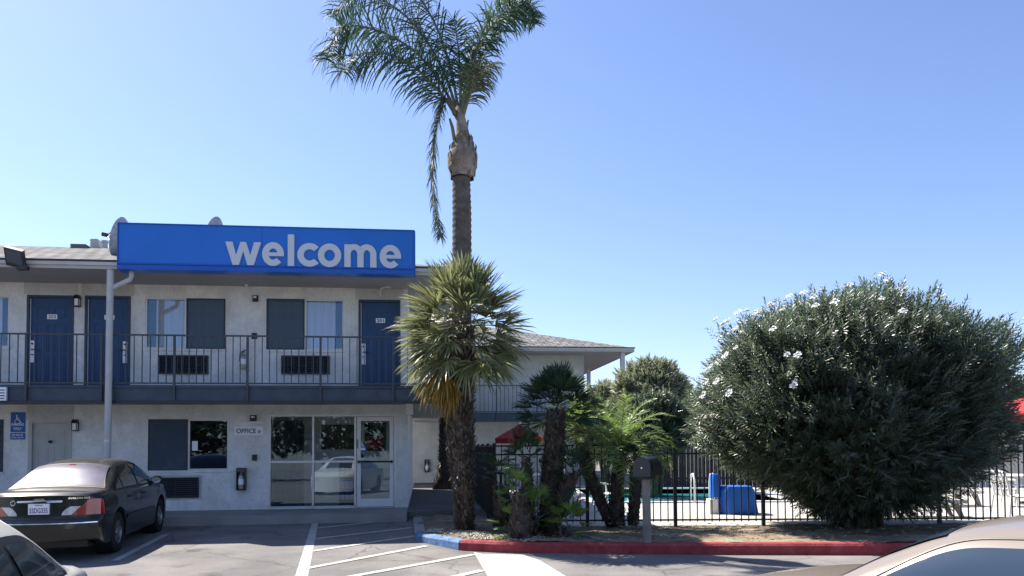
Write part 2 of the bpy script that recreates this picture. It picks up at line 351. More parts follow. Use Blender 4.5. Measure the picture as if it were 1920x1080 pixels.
def kerb(pts, m, name):
    mb = MB(); n = len(pts); L = []; Rr = []
    for i, p in enumerate(pts):
        t = (pts[min(i+1,n-1)] - pts[max(i-1,0)]).normalized(); q = Vector((-t.y, t.x, 0))   # towards the bed
        if q.y < 0 and abs(t.x) > abs(t.y): q = -q
        L.append(p); Rr.append(p + q*.15)
    for i in range(n-1):
        a, b, c, d = L[i], L[i+1], Rr[i+1], Rr[i]
        def z(v, h): return (v.x, v.y, h)
        jz = .035
        ta, tb, tc, td = z(a,DZ+.015), z(b,DZ+.015), z(c,DZ+.02), z(d,DZ+.02)
        fa = Vector(a) - (Rr[i]-L[i])*.18; fb = Vector(b) - (Rr[i+1]-L[i+1])*.18
        mb.quad(ta,tb,tc,td); mb.quad(z(fa,0),z(fb,0),z(fb,DZ-.02),z(fa,DZ-.02)); mb.quad(z(fa,DZ-.02),z(fb,DZ-.02),tb,ta)
        mb.quad(td,tc,z(c,0),z(d,0))
        if i == 0: mb.add([z(fa,0),z(fa,DZ-.02),ta,td,z(d,0)], [(0,1,2,3,4)])
        if i == n-2: mb.add([z(fb,0),z(fb,DZ-.02),tb,tc,z(c,0)], [(0,1,2,3,4)])
    return tag(mb.build(name, M[m], fix=True), kind='structure')
def dense(pts, k=6):
    out = []
    for i in range(len(pts)-1):
        for j in range(k): out.append(pts[i].lerp(pts[i+1], j/k))
    return out + [pts[-1]]
kerb(dense([KF[0] + Vector((-.1,.45,0)), KF[0] + Vector((-.02,.1,0)), KF[0]+Vector((.07,-.06,0)), KF[1]], 3), 'kerb_blue', 'kerb_blue')
kerb([KF[1] + (KF[2]-KF[1]).normalized()*.004] + KF[2:], 'kerb_red', 'kerb_red')
kerb(dense([KB, KF[0] + Vector((-.11,.46,0))], 2), 'concrete', 'kerb_plain')
# painted lines and the concrete ramp, thin sheets on the slope
def sheet(name, px, m, lift=.004, world=False):
    mb = MB(); P = [ong(*p) if not world else p for p in px]; mb.add([(p.x, p.y, gz(p.y)+lift) for p in P], [tuple(range(len(P)))])
    return tag(mb.build(name, M[m], fix=False), kind='structure')
sheet('parking_line', [(552,1085),(577,1085),(597,978),(586,978)], 'paint')
def hatch(a, b, w):
    a = ong(*a); b = ong(*b); t = (b-a).normalized(); q = Vector((-t.y, t.x, 0))*w/2
    sheet('parking_line', [a-q, b-q, b+q, a+q], 'paint', .008, True)
hatch((592,991), (768,972.5), .12); hatch((590,1011), (772,990), .12); hatch((582,1034.5), (782,1005), .12); hatch((566,1068), (800,1024), .13)
hatch((640,1085), (890,1040), .13); hatch((800,1094), (905,1070), .13)
hatch((216,1052), (313,1002), .11)
sheet('concrete_ramp', [(888,1036.5),(905,1040),(980,1041.5),(1012,1052),(1090,1100),(1000,1120),(925,1100)], 'ramp', .012)
# pool deck and pool
mb = MB()
for x0,x1,y0,y1 in ((-.35,2.2,FENCE_Y+.12,30),(7.4,30,FENCE_Y+.12,30),(2.2,7.4,FENCE_Y+.12,20.4),(2.2,7.4,26.6,30)): mb.box(x0,x1,y0,y1,.0,DZ)
tag(mb.build('pool_deck', M['deck']), kind='structure')
mb = MB(); x0,x1,y0,y1 = 2.2,7.4,20.4,26.6
for a,b in (((x0,y0),(x1,y0)),((x1,y0),(x1,y1)),((x1,y1),(x0,y1)),((x0,y1),(x0,y0))): mb.quad((*a,-1),(*b,-1),(*b,DZ-.001),(*a,DZ-.001))
mb.quad((x0,y0,-1),(x1,y0,-1),(x1,y1,-1),(x0,y1,-1)); tag(mb.build('pool_basin', M['tile']), kind='structure')
mb = MB(); mb.quad((x0,y0,.13),(x1,y0,.13),(x1,y1,.13),(x0,y1,.13)); tag(mb.build('water', M['water'], fix=False), kind='structure')
mb = MB(); n = .28
for a in ((x0-n,x1+n,y0-n,y0),(x0-n,x1+n,y1,y1+n),(x0-n,x0,y0,y1),(x1,x1+n,y0,y1)): mb.box(*a, DZ, DZ+.035)
tag(mb.build('pool_coping', M['trim']), kind='structure')

# ================================================================ motel
FZ, SB, SOF = 3.05, 2.72, 5.42      # balcony floor, underside, soffit
def wall_holes(mb, x0, x1, z0, z1, holes, y=0, depth=.12, mi=0):
    xs = sorted({x0, x1, *[h[0] for h in holes], *[h[1] for h in holes]}); zs = sorted({z0, z1, *[h[2] for h in holes], *[h[3] for h in holes]})
    for i in range(len(xs)-1):
        for j in range(len(zs)-1):
            cx = (xs[i]+xs[i+1])/2; cz = (zs[j]+zs[j+1])/2
            if any(h[0] < cx < h[1] and h[2] < cz < h[3] for h in holes): continue
            mb.quad((xs[i],y,zs[j]),(xs[i+1],y,zs[j]),(xs[i+1],y,zs[j+1]),(xs[i],y,zs[j+1]), mi)
    for a, b, c, d in holes:
        mb.quad((a,y,c),(a,y+depth,c),(a,y+depth,d),(a,y,d), mi); mb.quad((b,y,c),(b,y,d),(b,y+depth,d),(b,y+depth,c), mi)
        mb.quad((a,y,d),(a,y+depth,d),(b,y+depth,d),(b,y,d), mi); mb.quad((a,y,c),(b,y,c),(b,y+depth,c),(a,y+depth,c), mi)
D3 = (-8.26,-7.29,FZ,5.15); D2 = (-7.06,-6.10,FZ,5.155); D1 = (-1.12,-.17,FZ,5.16)
W0 = (-10.35,-8.62,3.99,5.12); W1 = (-5.79,-4.07,3.99,5.13); W2 = (-3.17,-1.45,3.99,5.15)
LW = (-5.70,-3.98,1.28,2.42); LW0 = (-10.4,-8.7,1.28,2.42); ST = (-3.11,-.27,.40,2.52); BD = (-8.16,-7.33,.40,2.38)
A1 = (-5.47,-4.44,3.44,3.83); A2 = (-2.82,-1.78,3.45,3.84); A3 = (-5.61,-4.62,.69,1.11)
motel = thing('motel_building', 'two storey beige stucco motel block with navy doors, balcony walkway and glass office front', 'building', BO, TH)
mb = MB(); wall_holes(mb, -16, 0, WZ-.05, SOF, [D3,D2,D1,W0,W1,W2,LW,LW0,ST,BD,A1,A2,A3])
mb.quad((0,0,WZ-.05),(0,8,WZ-.05),(0,8,SOF),(0,0,SOF)); mb.quad((0,8,.2),(-16,8,.2),(-16,8,SOF),(0,8,SOF)); mb.quad((-16,0,.2),(-16,0,SOF),(-16,8,SOF),(-16,8,.2))
mb.build('wall', M['stucco'], motel, fix=False)
# stucco joint battens and the plain lintel panels above the doors
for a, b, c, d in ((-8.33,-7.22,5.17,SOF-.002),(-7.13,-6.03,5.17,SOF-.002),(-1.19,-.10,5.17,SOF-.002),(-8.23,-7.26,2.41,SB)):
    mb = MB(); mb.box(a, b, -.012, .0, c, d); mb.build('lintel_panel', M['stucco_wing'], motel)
# interiors behind the windows
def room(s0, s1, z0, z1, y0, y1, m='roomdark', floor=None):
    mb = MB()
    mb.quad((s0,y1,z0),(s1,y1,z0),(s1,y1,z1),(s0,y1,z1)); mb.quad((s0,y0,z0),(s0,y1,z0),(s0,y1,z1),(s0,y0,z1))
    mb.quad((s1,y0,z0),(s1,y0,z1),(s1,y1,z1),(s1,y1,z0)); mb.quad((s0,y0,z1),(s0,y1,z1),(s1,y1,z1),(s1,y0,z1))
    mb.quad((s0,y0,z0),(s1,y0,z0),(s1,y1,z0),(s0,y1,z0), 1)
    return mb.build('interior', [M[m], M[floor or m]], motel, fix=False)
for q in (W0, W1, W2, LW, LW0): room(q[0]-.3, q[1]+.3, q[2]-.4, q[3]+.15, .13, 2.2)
room(-3.4, -.12, .402, 2.66, .13, 1.75, 'roomgrey', 'roomfloor')
def frame(mb, a, b, c, d, y0, y1, t, mi=0):
    mb.box(a, b, y0, y1, d-t, d, mi); mb.box(a, b, y0, y1, c, c+t, mi); mb.box(a, a+t, y0, y1, c+t, d-t, mi); mb.box(b-t, b, y0, y1, c+t, d-t, mi)
def curtain(parent, a, b, c, d, y, amp=.03):
    mb = MB(); n = 60
    ph = random.random()*6
    mb.grid(lambda u, v: (a+(b-a)*u, y + amp*math.sin(u*(b-a)*38+ph+.5*math.sin(u*9))*(.6+.4*(1-v)) , c+(d-c)*v), n, 6)
    return mb.build('curtain', M['curtain'], parent, smooth=True, fix=False)
def slider(h, screen_left, curtains=True, gl='glass_up', wide=True):
    a, b, c, d = h; mid = (a+b)/2
    mb = MB(); frame(mb, a, b, c, d, .01, .07, .035)
    mb.box(mid-.022, mid+.022, .005, .075, c+.035, d-.035)
    win = mb.build('window', M['alu'], motel)
    sa, sb = (a, mid-.02) if screen_left else (mid+.02, b)
    g = MB(); g.box(a+.035, mid-.022, .045, .052, c+.035, d-.035); g.box(mid+.022, b-.035, .03, .037, c+.035, d-.035); g.build('pane', M[gl], win)
    m2 = MB(); frame(m2, sa, sb, c+.002, d-.002, -.015, .004, .028); m2.build('screen_frame', M['darkgrey'], win)
    m3 = MB(); m3.quad((sa+.028,-.006,c+.03),(sb-.028,-.006,c+.03),(sb-.028,-.006,d-.03),(sa+.028,-.006,d-.03)); m3.build('screen', M['screen'], win, fix=False)
    m4 = MB(); m4.box(a-.03, b+.03, -.03, .0, c-.05, c); m4.build('sill', M['stucco'], win)
    if curtains:
        gap = .2
        if screen_left: curtain(win, a, b-gap, c-.1, d+.02, .115)
        else: curtain(win, a+gap, b, c-.1, d+.02, .115)
    return win
slider(W0, True); slider(W1, False); slider(W2, True)
lw = slider(LW, True, False, 'glass'); slider(LW0, False, False, 'glass')
p0 = fac(359.5, 827); p1 = fac(370, 845); mb = MB(); mb.box(p0[0], p1[0], .024, .027, p1[1], p0[1])
mb.build('paper_notice', M['plaque'], lw)
# doors
def door(h, number, lock_left=True):
    a, b, c, d = h; f = MB(); t = .05
    f.box(a, b, -.02, .1, d-t, d); f.box(a, a+t, -.02, .1, c, d-t); f.box(b-t, b, -.02, .1, c, d-t)
    dr = MB(); dr.box(a+t, b-t, .045, .09, c+.01, d-t)
    wd = b-a-2*t; ca = a+t; hh = d-t-c
    for zz0, zz1 in ((.78,.9),(.42,.72),(.1,.36)):
        for xx in (.14,.56):
            x0 = ca+wd*xx; x1 = x0+wd*.30; z0 = c+hh*zz0; z1 = c+hh*zz1
            frame(dr, x0, x1, z0, z1, .036, .045, .018); dr.box(x0+.045, x1-.045, .038, .045, z0+.045, z1-.045)
    do = dr.build('door', M['door'], motel); f.build('door_frame', M['door_frame'], do)
    pm = MB(); cx = (a+b)/2+.02; cz = c+hh*.795; pm.box(cx-.105, cx+.105, .028, .036, cz-.052, cz+.052); text(pm, number, cx, cz, .16, .068, .0265, mi=1)
    pm.build('number_plate', [M['plaque'], M['ink']], do, fix=False)
    lx = a+t+.06 if lock_left else b-t-.07; lm = MB(); lm.box(lx-.045, lx+.045, .02, .045, c+.62, c+1.1)
    lk = lm.build('lock_plate', M['plaque'], do); hm = MB()
    s = 1 if lock_left else -1
    hm.tube([(lx, .03, c+.9), (lx, -.03, c+.9), (lx+s*.11, -.035, c+.895)], .011, 8); h2 = MB(); h2.lathe([(0.0,.0),(.02,.0),(.02,.03)], (lx, -.0, c+1.03), 12, 'Y'); h2.build('lock_cylinder', M['darkgrey'], lk); h2 = MB(); h2.box(lx-.03, lx+.03, .012, .02, c+.78, c+.8); h2.build('card_slot', M['darkgrey'], lk)
    hm.build('door_handle', M['darkgrey'], lk, smooth=False)
    e = MB(); e.box(a+t, a+t+.012, .03, .046, c+.03, d-t-.02); e.build('edge_strip', M['plaque'], do)
    return do
door(D3, '203'); door(D2, '202', False); door(D1, '201')
a, b, c, d = BD; f = MB(); t = .045
f.box(a-.03, b+.03, -.02, .1, d-t, d+.02); f.box(a-.03, a+t, -.02, .1, c, d-t); f.box(b-t, b+.03, -.02, .1, c, d-t)
dr = MB(); dr.box(a+t, b-t, .045, .09, c+.01, d-t)
for z0, z1 in ((1.98,2.2),(1.15,1.85),(.5,1.05)):
    for x0, x1 in ((a+.14, a+.37), (b-.37, b-.14)): frame(dr, x0, x1, z0, z1, .037, .045, .02); dr.box(x0+.05, x1-.05, .039, .045, z0+.05, z1-.05)
do = dr.build('service_door', M['beige_door'], motel); f.build('door_frame', M['beige_door'], do)
k = MB(); k.lathe([(0,-.03),(.03,-.03),(.035,.0),(.03,.046)], ((a+b)/2+.0, 0, 1.93), 12, 'Y'); k.build('spy_hole', M['black'], do)
# wall air conditioners
def ac(h, slats=9, cols=8):
    a, b, c, d = h; mb = MB(); frame(mb, a-.015, b+.015, c-.015, d+.015, -.05, .1, .03)
    mb.quad((a,.06,c),(b,.06,c),(b,.06,d),(a,.06,d))
    o = mb.build('air_conditioner', M['darkgrey'], motel, fix=False); g = MB()
    for i in range(slats):
        z = c+.03+(d-c-.06)*i/(slats-1); g.add([(a+.015,-.035,z-.008),(b-.015,-.035,z-.008),(b-.015,.01,z+.012),(a+.015,.01,z+.012),(a+.015,-.035,z-.002),(b-.015,-.035,z-.002)], [(0,1,2,3),(0,1,5,4),(4,5,2,3)])
    for i in range(1, cols):
        x = a+(b-a)*i/cols; g.box(x-.006, x+.006, -.03, .02, c+.015, d-.015)
    g.build('grille', M['slate'], o, fix=False)
ac(A1); ac(A2); ac(A3, 9, 2)
mb = MB(); a,b,c,d = A3; frame(mb, a-.06, b+.06, c-.05, d+.07, -.02, 0, .045); mb.build('air_conditioner_surround', M['stucco_wing'], motel)
# office front
a, b, c, d = ST
xs = [a, fac(587,860)[0], fac(666,860)[0]]; T = .045
mb = MB(); mb.box(a, b, 0, .09, d-T, d); mb.box(a, xs[2]+.03, 0, .09, c, c+.05)
for x in (a+T/2, xs[1], xs[2], b-T/2): mb.box(x-T/2, x+T/2, 0, .09, c, d-T)
zt = fac(545,866)[1]; mb.box(a+T, xs[1]-T/2, .01, .08, zt-.022, zt+.022); mb.box(xs[1]+T/2, xs[2]-T/2, .01, .08, zt-.022, zt+.022)
sf = mb.build('office_front', M['alu'], motel)
for x0, x1 in ((a+T, xs[1]-T/2), (xs[1]+T/2, xs[2]-T/2)):
    for z0, z1 in ((c+.05, zt-.022), (zt+.022, d-T)):
        g = MB(); g.box(x0, x1, .04, .05, z0, z1); g.build('pane', M['glass'], sf)
x0, x1 = xs[2]+T/2+.012, b-T-.012
mb = MB(); frame(mb, x0, x1, c+.015, d-T-.012, .015, .075, .09); mb.box(x0+.09, x1-.09, .02, .07, c+.105, c+.2)
od = mb.build('office_door', M['white'], motel)
g = MB(); g.box(x0+.09, x1-.09, .04, .05, c+.2, d-T-.102); g.build('pane', M['glass'], od)
g = MB(); g.tube([(x0+.03,-.03,1.44),(x1-.03,-.03,1.44)], .018, 8); g.box(x0+.02,x0+.06,-.03,.015,1.41,1.47); g.box(x1-.06,x1-.02,-.03,.015,1.41,1.47); g.build('push_bar', M['black'], od)
g = MB(); q = fac(674,837); q2 = fac(687,847); g.box(q[0], q2[0], .032, .038, q2[1], q[1], 0); g.box(q[0]+.03, q2[0]-.03, .029, .033, q2[1]+.035, q[1]-.03, 1); g.build('door_sticker', [M['hcblue'], M['plaque']], od, fix=False)
g = MB(); q = fac(675,852); g.box(q[0], q[0]+.08, .032, .038, q[1]-.08, q[1]); g.build('hours_notice', M['ink'], od)
g = MB(); g.box(xs[2]+.035, xs[2]+.06, -.006, .0, 1.75, 1.95); g.build('frame_sticker', M['hcblue'], sf)
# office furnishings seen through the glass
def fit(name, label, cat, s, y, z, parts):
    t = thing_b(name, label, cat, (s, y, z))
    for nm, m, fn in parts: o = MB(); fn(o); o.build(nm, M[m], t)
    return t
fit('partition', 'dark folding screen standing behind the leftmost office window pane', 'partition', -2.8, .75, .402, [('panel', 'roomdark', lambda o: [o.box(-.35+i*.14, -.215+i*.14, 0 if i%2 else .03, .03 if i%2 else .06, 0, 2.0) for i in range(5)]), ('foot', 'black', lambda o: [o.box(-.3,-.25,-.1,.16,0,.02), o.box(.25,.3,-.1,.16,0,.02)])])
fit('picture', 'brown framed picture high on the office back wall', 'picture', -1.75, 1.74, 1.72, [('frame', 'brownbox', lambda o: frame(o,-.42,.42,0,.62,-.03,0,.05)), ('canvas', 'stem', lambda o: o.box(-.37,.37,-.015,0,.05,.57))])
fit('picture', 'red framed picture on the office back wall behind the door', 'picture', -.85, 1.74, 1.68, [('frame', 'brownbox', lambda o: frame(o,-.26,.26,0,.7,-.03,0,.05)), ('canvas', 'redcloth', lambda o: o.box(-.21,.21,-.015,0,.05,.35)), ('picture_top', 'roomdark', lambda o: o.box(-.21,.21,-.016,0,.36,.65))])
P_ = [('back_panel', 'roomdark', lambda o: o.box(-.2,.2,.1,.13,0,1.0))]
P_ += [('shelf', 'black', lambda o, z=z: o.box(-.2,.2,-.08,.1,z,z+.02)) for z in (.1,.38,.66)]
P_ += [('brochure', 'hcblue' if z < .5 else 'redcloth', lambda o, z=z, x=x: o.box(x-.05,x+.05,-.02,.0,z+.02,z+.22)) for x in (-.13,-.01,.11) for z in (.1,.38,.66)]
fit('brochure_rack', 'dark brochure rack standing inside the office window', 'rack', -1.45, .85, .402, P_)
# balcony slab: front strip and the return along the right side
BN, BR = 1.33, 1.35
mb = MB(); mb.box(-16, BR-.02, -BN+.02, -.003, SB+.02, FZ); mb.box(.003, BR-.02, -.003, 12.4, SB+.02, FZ)
mb.build('balcony_floor', M['soffit'], motel)
mb = MB(); mb.box(-16, BR, -BN-.03, -BN+.02, SB+.03, FZ+.02); mb.box(BR-.02, BR+.03, -BN-.03, 11, SB+.03, FZ+.02)
mb.box(-16, BR+.05, -BN-.06, -BN-.03, FZ-.035, FZ+.01); mb.build('balcony_fascia', M['slate'], motel)
mb = MB(); mb.box(-16, BR+.06, -BN-.07, -BN+.06, SB-.03, SB+.029); mb.box(BR-.05, BR+.06, -BN+.06, 11, SB-.03, SB+.029); mb.build('balcony_edge_trim', M['darkgrey'], motel)
# roof
EN, ES, EZ, RS = 1.5, 1.45, 5.575, .30
def hip(name, s0, s1, y0, y1, z, m, parent, fasc=.16, left_hip=False, gut='trim', over=0):
    """hip roof over a rectangle; the ridge runs along s if wider, else along y"""
    h = (y1-y0)/2; mb = MB(); zr = z+RS*h
    if s1-s0 >= y1-y0 or not left_hip:
        A = (s0, y0, z); B = (s1, y0, z); Cc = (s1, y1, z); D = (s0, y1, z); r0 = (s0+(h if left_hip else 0), (y0+y1)/2, zr); r1 = (s1-h, (y0+y1)/2, zr)
        mb.add([A,B,Cc,D,r0,r1], [(0,1,5,4),(1,2,5),(2,3,4,5),(3,0,4)])
    else:
        h = (s1-s0)/2; zr = z+RS*h; c = (s0+s1)/2
        mb.add([(s0,y0,z),(s1,y0,z),(s1,y1,z),(s0,y1,z),(c,y0+h,zr),(c,y1-h,zr)], [(0,1,4),(1,2,5,4),(2,3,5),(3,0,4,5)])
    ro = mb.build(name, M[m], parent, fix=False)
    f = MB(); f.box(s0, s1, y0-.03, y0, z-fasc, z-.03); f.box(s1, s1+.03, y0-.03, y1, z-fasc, z-.03); f.box(s0, s1, y0-.09, y0-.03, z-.10, z-.03); f.build('fascia', M[gut], ro)
    e = MB(); e.box(s0, s1+.05, y0-.1, y0+.05, z-.028, z+.012); e.box(s1-.03, s1+.06, y0+.05, y1, z-.028, z+.012); e.build('drip_edge', M['darkgrey'], ro)
    return ro
rf = hip('roof', -22, ES, -EN, 9.5, EZ, 'shingle', motel)
mb = MB(); mb.box(-16, ES, -EN, 9.5, SOF, SOF+.03); mb.build('soffit', M['soffit'], motel)
mb = MB(); q = fac(150,462,-3.6); mb.box(q[0]-.2, q[0]+.18, 3.5, 4.0, 6.9, 7.19); mb.build('roof_vent', M['ventmetal'], rf)
mb = MB(); q = fac(176,458,-3.9); mb.box(q[0]-.09, q[0]+.09, 3.9, 4.2, 7.0, 7.44); 
for i in range(3): mb.box(q[0]-.1, q[0]+.1, 3.885, 3.9, 7.24+i*.07, 7.27+i*.07)
mb.build('roof_vent', M['trim'], rf)
mb = MB(); q = fac(194,461,-3.9); mb.lathe([(.07,7.0),(.07,7.36),(.09,7.36),(.09,7.42),(0,7.43)], (q[0],4.0,0), 12); mb.build('vent_pipe', M['trim'], rf, smooth=True, angle=40)
# support post and downpipe
tp = fac(207, 510, 1.5); bt = fac(203, 860, 1.5)
po = thing_b('support_post', 'white round metal post rising from the pavement to the eaves beside the sign', 'post', (tp[0], -1.5, WZ))
mb = MB(); mb.tube([(bt[0]-tp[0]-.02,0,0),(0,0,SOF-.02-WZ)], .066, 16); mb.build('shaft', M['trim'], po, smooth=True, angle=50)
mb = MB(); mb.tube([(bt[0]-tp[0]-.02,0,1.52),(bt[0]-tp[0]-.02,0,1.56)], .07, 16); mb.build('joint_band', M['alu'], po)
mb = MB(); mb.tube([(.39,.06,5.42-WZ),(.39,.06,5.30-WZ),(.36,.05,5.22-WZ),(.06,.03,5.06-WZ),(-.02,.02,5.0-WZ)], .05, 12); mb.build('downpipe', M['trim'], po, smooth=True)
# welcome sign
SN = 1.62
S0, S1 = fac(222,460,SN)[0], fac(776,470,SN)[0]; Z0, Z1 = 5.395, 6.325
sg = thing_b('welcome_sign', 'long blue fascia sign with the white word welcome across the roof edge', 'sign', (S0, -SN, Z0))
W_, H_ = S1-S0, Z1-Z0
mb = MB(); mb.box(0, W_, .0, .34, .0, H_); mb.build('sign_box', M['signblue'], sg)
mb = MB(); mb.box(-.015, W_+.015, -.025, .0, 0, .09); mb.box(-.015, W_+.015, -.03, .0, .105, .135); mb.box(-.015, W_+.015, -.02, .36, H_, H_+.02); mb.box(-.02, 0, -.02, .34, 0, H_); mb.box(W_, W_+.03, -.02, .34, 0, H_)
mb.build('sign_trim', M['signblue2'], sg)
mb = MB(); sm = fac(491,460,SN)[0]-S0; mb.box(sm-.006, sm+.006, -.004, .0, .135, H_); mb.build('panel_joint', M['signblue2'], sg)
def letters():
    mb = MB(); D0, D1 = -.035, -.001
    def arc(cx, cz, rx, rz, t, a0, a1, n=40, dy=0, tz=None):
        tz = tz or t; P = []; Q = []
        for i in range(n+1):
            a = R(a0+(a1-a0)*i/n); P.append((cx+rx*math.cos(a), cz+rz*math.sin(a))); Q.append((cx+(rx-t)*math.cos(a), cz+(rz-tz)*math.sin(a)))
        for i in range(n): mb.prism([P[i], P[i+1], Q[i+1], Q[i]], D0+dy, D1+dy)
    def X(px): return fac(px, 480, SN)[0]-S0
    zb = fac(590, 500, SN)[1]-Z0; zx = fac(590, 457.5, SN)[1]-Z0; hx = zx-zb; t = .27*hx
    # w
    a, b = X(423), X(490); u = (b-a); k = t*1.02
    c = (a+b)/2
    P = [(a,zx),(a+k*1.08,zx),(a+u*.30,zb+hx*.42),(c-k*.42,zx),(c+k*.42,zx),(b-u*.30,zb+hx*.42),(b-k*1.08,zx),(b,zx),(b-u*.205,zb),(b-u*.205-k*.95,zb),(c,zb+hx*.60),(a+u*.205+k*.95,zb),(a+u*.205,zb)]
    mb.prism(P, D0, D1)
    ov = .02*hx
    for x0, x1 in ((492,533),(712,752)):
        a, b = X(x0), X(x1); cx = (a+b)/2; rx = (b-a)/2; rz = hx/2+ov; cz = zb+hx/2
        arc(cx, cz, rx, rz, t, 2, 318, 44); mb.prism([(cx-rx+t*.8, cz-.085*hx),(cx+rx, cz-.085*hx),(cx+rx, cz+.07*hx),(cx-rx+t*.8, cz+.07*hx)], D0-.003, D1-.003)
    a, b = X(540), X(552); mb.box(a, b, D0, D1, zb, zb+hx*1.38)
    a, b = X(558), X(595); cx = a+(hx/2+ov); arc(cx, zb+hx/2, hx/2+ov, hx/2+ov, t, 42, 318, 40)
    a, b = X(596.5), X(640); arc((a+b)/2, zb+hx/2, (b-a)/2, hx/2+ov, t, 0, 360, 52)
    a, b = X(646), X(706); mb.box(a, a+t, D0, D1, zb, zx); wd = (b-a-t)/2; r = (wd+t)/2; rz = .46*hx; zc = zx-rz+ov
    for i in (0, 1):
        x = a+i*wd; arc(x+r, zc, r, rz, t, 0, 180 if i == 0 else 160, 24, -.003, t*.95); mb.box(x+wd, x+wd+t, D0, D1, zb, zc)
    mb.prism([(a+wd, zc), (a+wd+t, zc), (a+wd+t*1.02, zc+rz*.62), (a+wd+t*.5, zc+rz*.50), (a+wd-t*.02, zc+rz*.62)], D0-.005, D1-.005)
    return mb
letters().build('lettering', M['letter'], sg, fix=True)
# railing of the front balcony
def railing(name, label, pts, post_at, org, zf, top, pitch=.153, m='rail', drop=.3, grp=None):
    """pts: polyline in building frame; post_at: list of polylines' distances"""
    t = thing_b(name, label, 'railing', org, grp); ox, oy, oz = org
    segs = [(Vector(pts[i]), Vector(pts[i+1])) for i in range(len(pts)-1)]
    def P(d):
        for a, b in segs:
            L = (b-a).length
            if d <= L+1e-6: return a+(b-a)*(d/L), (b-a).normalized()
            d -= L
        return b, (b-a).normalized()
    tot = sum((b-a).length for a, b in segs)
    for nm, z, h in (('top_rail', top, .032), ('bottom_rail', zf+.07, .028)):
        mb = MB()
        for a, b in segs:
            u = (b-a).normalized(); q = Vector((-u.y, u.x))*.02; mb.add([(*(a-q),z-h),(*(b-q),z-h),(*(b+q),z-h),(*(a+q),z-h),(*(a-q),z),(*(b-q),z),(*(b+q),z),(*(a+q),z)], [(0,3,2,1),(4,5,6,7),(0,1,5,4),(1,2,6,5),(2,3,7,6),(3,0,4,7)])
        mb.build(nm, M[m], t, org)
    def bar(mb, d, w, z0, z1):
        p, u = P(d); q = Vector((-u.y, u.x)); c = [p+u*sx*w+q*sy*w for sx, sy in ((-1,-1),(1,-1),(1,1),(-1,1))]
        mb.add([(*k, z0) for k in c]+[(*k, z1) for k in c], [(0,3,2,1),(4,5,6,7),(0,1,5,4),(1,2,6,5),(2,3,7,6),(3,0,4,7)])
    pa = sorted(post_at)
    for d in pa: mb = MB(); bar(mb, d, .022, zf-drop, top-.005); mb.build('post', M[m], t, org)
    ends = [0]+pa+[tot]
    for e0, e1 in zip(ends, ends[1:]):
        n = int(round((e1-e0)/pitch))
        if n < 2: continue
        mb = MB()
        for i in range(1, n): bar(mb, e0+(e1-e0)*i/n, .0085, zf+.055, top-.03)
        mb.build('picket_panel', M[m], t, org)
    return t
RN = BN+.075
L0 = -16; px_posts = [49, 190, 327, 464, 601, 737]
pp = [fac(x, 680, RN)[0]-L0 for x in px_posts]; st = pp[1]-pp[0]
pp = [pp[0]-st, pp[0]-2*st] + pp + [BR+.04-L0, BR+.04-L0+2.2, BR+.04-L0+4.4, BR+.04-L0+6.6, BR+.04-L0+8.8]
railing('balcony_railing', 'dark grey picket railing along the front balcony below the blue sign', [(L0,-RN),(BR+.04,-RN),(BR+.04,10.9)], pp, (L0,-RN,FZ), FZ, 4.11)
# things fixed on the walls
def lantern(px, py, lab):
    s, z = fac(px, py); t = thing_b('wall_lantern', lab, 'lamp', (s,0,z), 'wall lanterns beside the doors')
    mb = MB(); mb.box(-.035,.035,-.03,0,-.12,.12); mb.build('back_plate', M['black'], t)
    mb = MB(); mb.add([(-.06,-.16,.04),(.06,-.16,.04),(.06,-.02,.04),(-.06,-.02,.04),(-.04,-.13,.12),(.04,-.13,.12),(.04,-.04,.12),(-.04,-.04,.12)], [(0,1,5,4),(1,2,6,5),(2,3,7,6),(3,0,4,7),(4,5,6,7),(0,3,2,1)]); mb.box(-.05,.05,-.145,-.03,-.135,-.115); 
    for sx in (-.048,.048):
        for y in (-.14,-.04): mb.box(sx-.006,sx+.006,y-.006,y+.006,-.115,.04)
    mb.build('lantern_cage', M['black'], t)
    mb = MB(); mb.box(-.042,.042,-.134,-.046,-.113,.038); mb.build('glass', M['plaque'], t)
lantern(148, 565, 'small black wall lantern between the two upstairs navy doors'); lantern(144, 797, 'small black wall lantern beside the beige ground floor door')
def wallbox(px, py, w, h, m, name, lab, cat, n=0, dep=.06, grp=None, lens=True):
    s, z = fac(px, py, n); t = thing_b(name, lab, cat, (s,-n,z), grp); mb = MB()
    mb.box(-w/2,w/2,-dep,0,-h/2,h/2); mb.box(-w/2-.008,w/2+.008,-.012,0,-h/2-.008,h/2+.008); mb.build('case', M[m], t)
    if lens: mb = MB(); mb.box(-w*.3,w*.3,-dep-.012,-dep,h*.05,h*.32); mb.build('lens', M['plaque'], t)
    return t
wallbox(479,560,.11,.13,'brownbox','fire_alarm','small brown alarm strobe on the upper wall between the windows','alarm')
wallbox(477,630,.10,.12,'brownbox','alarm_box','small brown alarm pull box on the upper wall at railing height','alarm', lens=False)
wallbox(475,784,.13,.12,'brownbox','fire_alarm','small brown alarm strobe above the office plaque','alarm')
wallbox(477.5,858,.09,.12,'brownbox','alarm_box','small brown alarm pull box on the lower wall between window and office','alarm', lens=False)
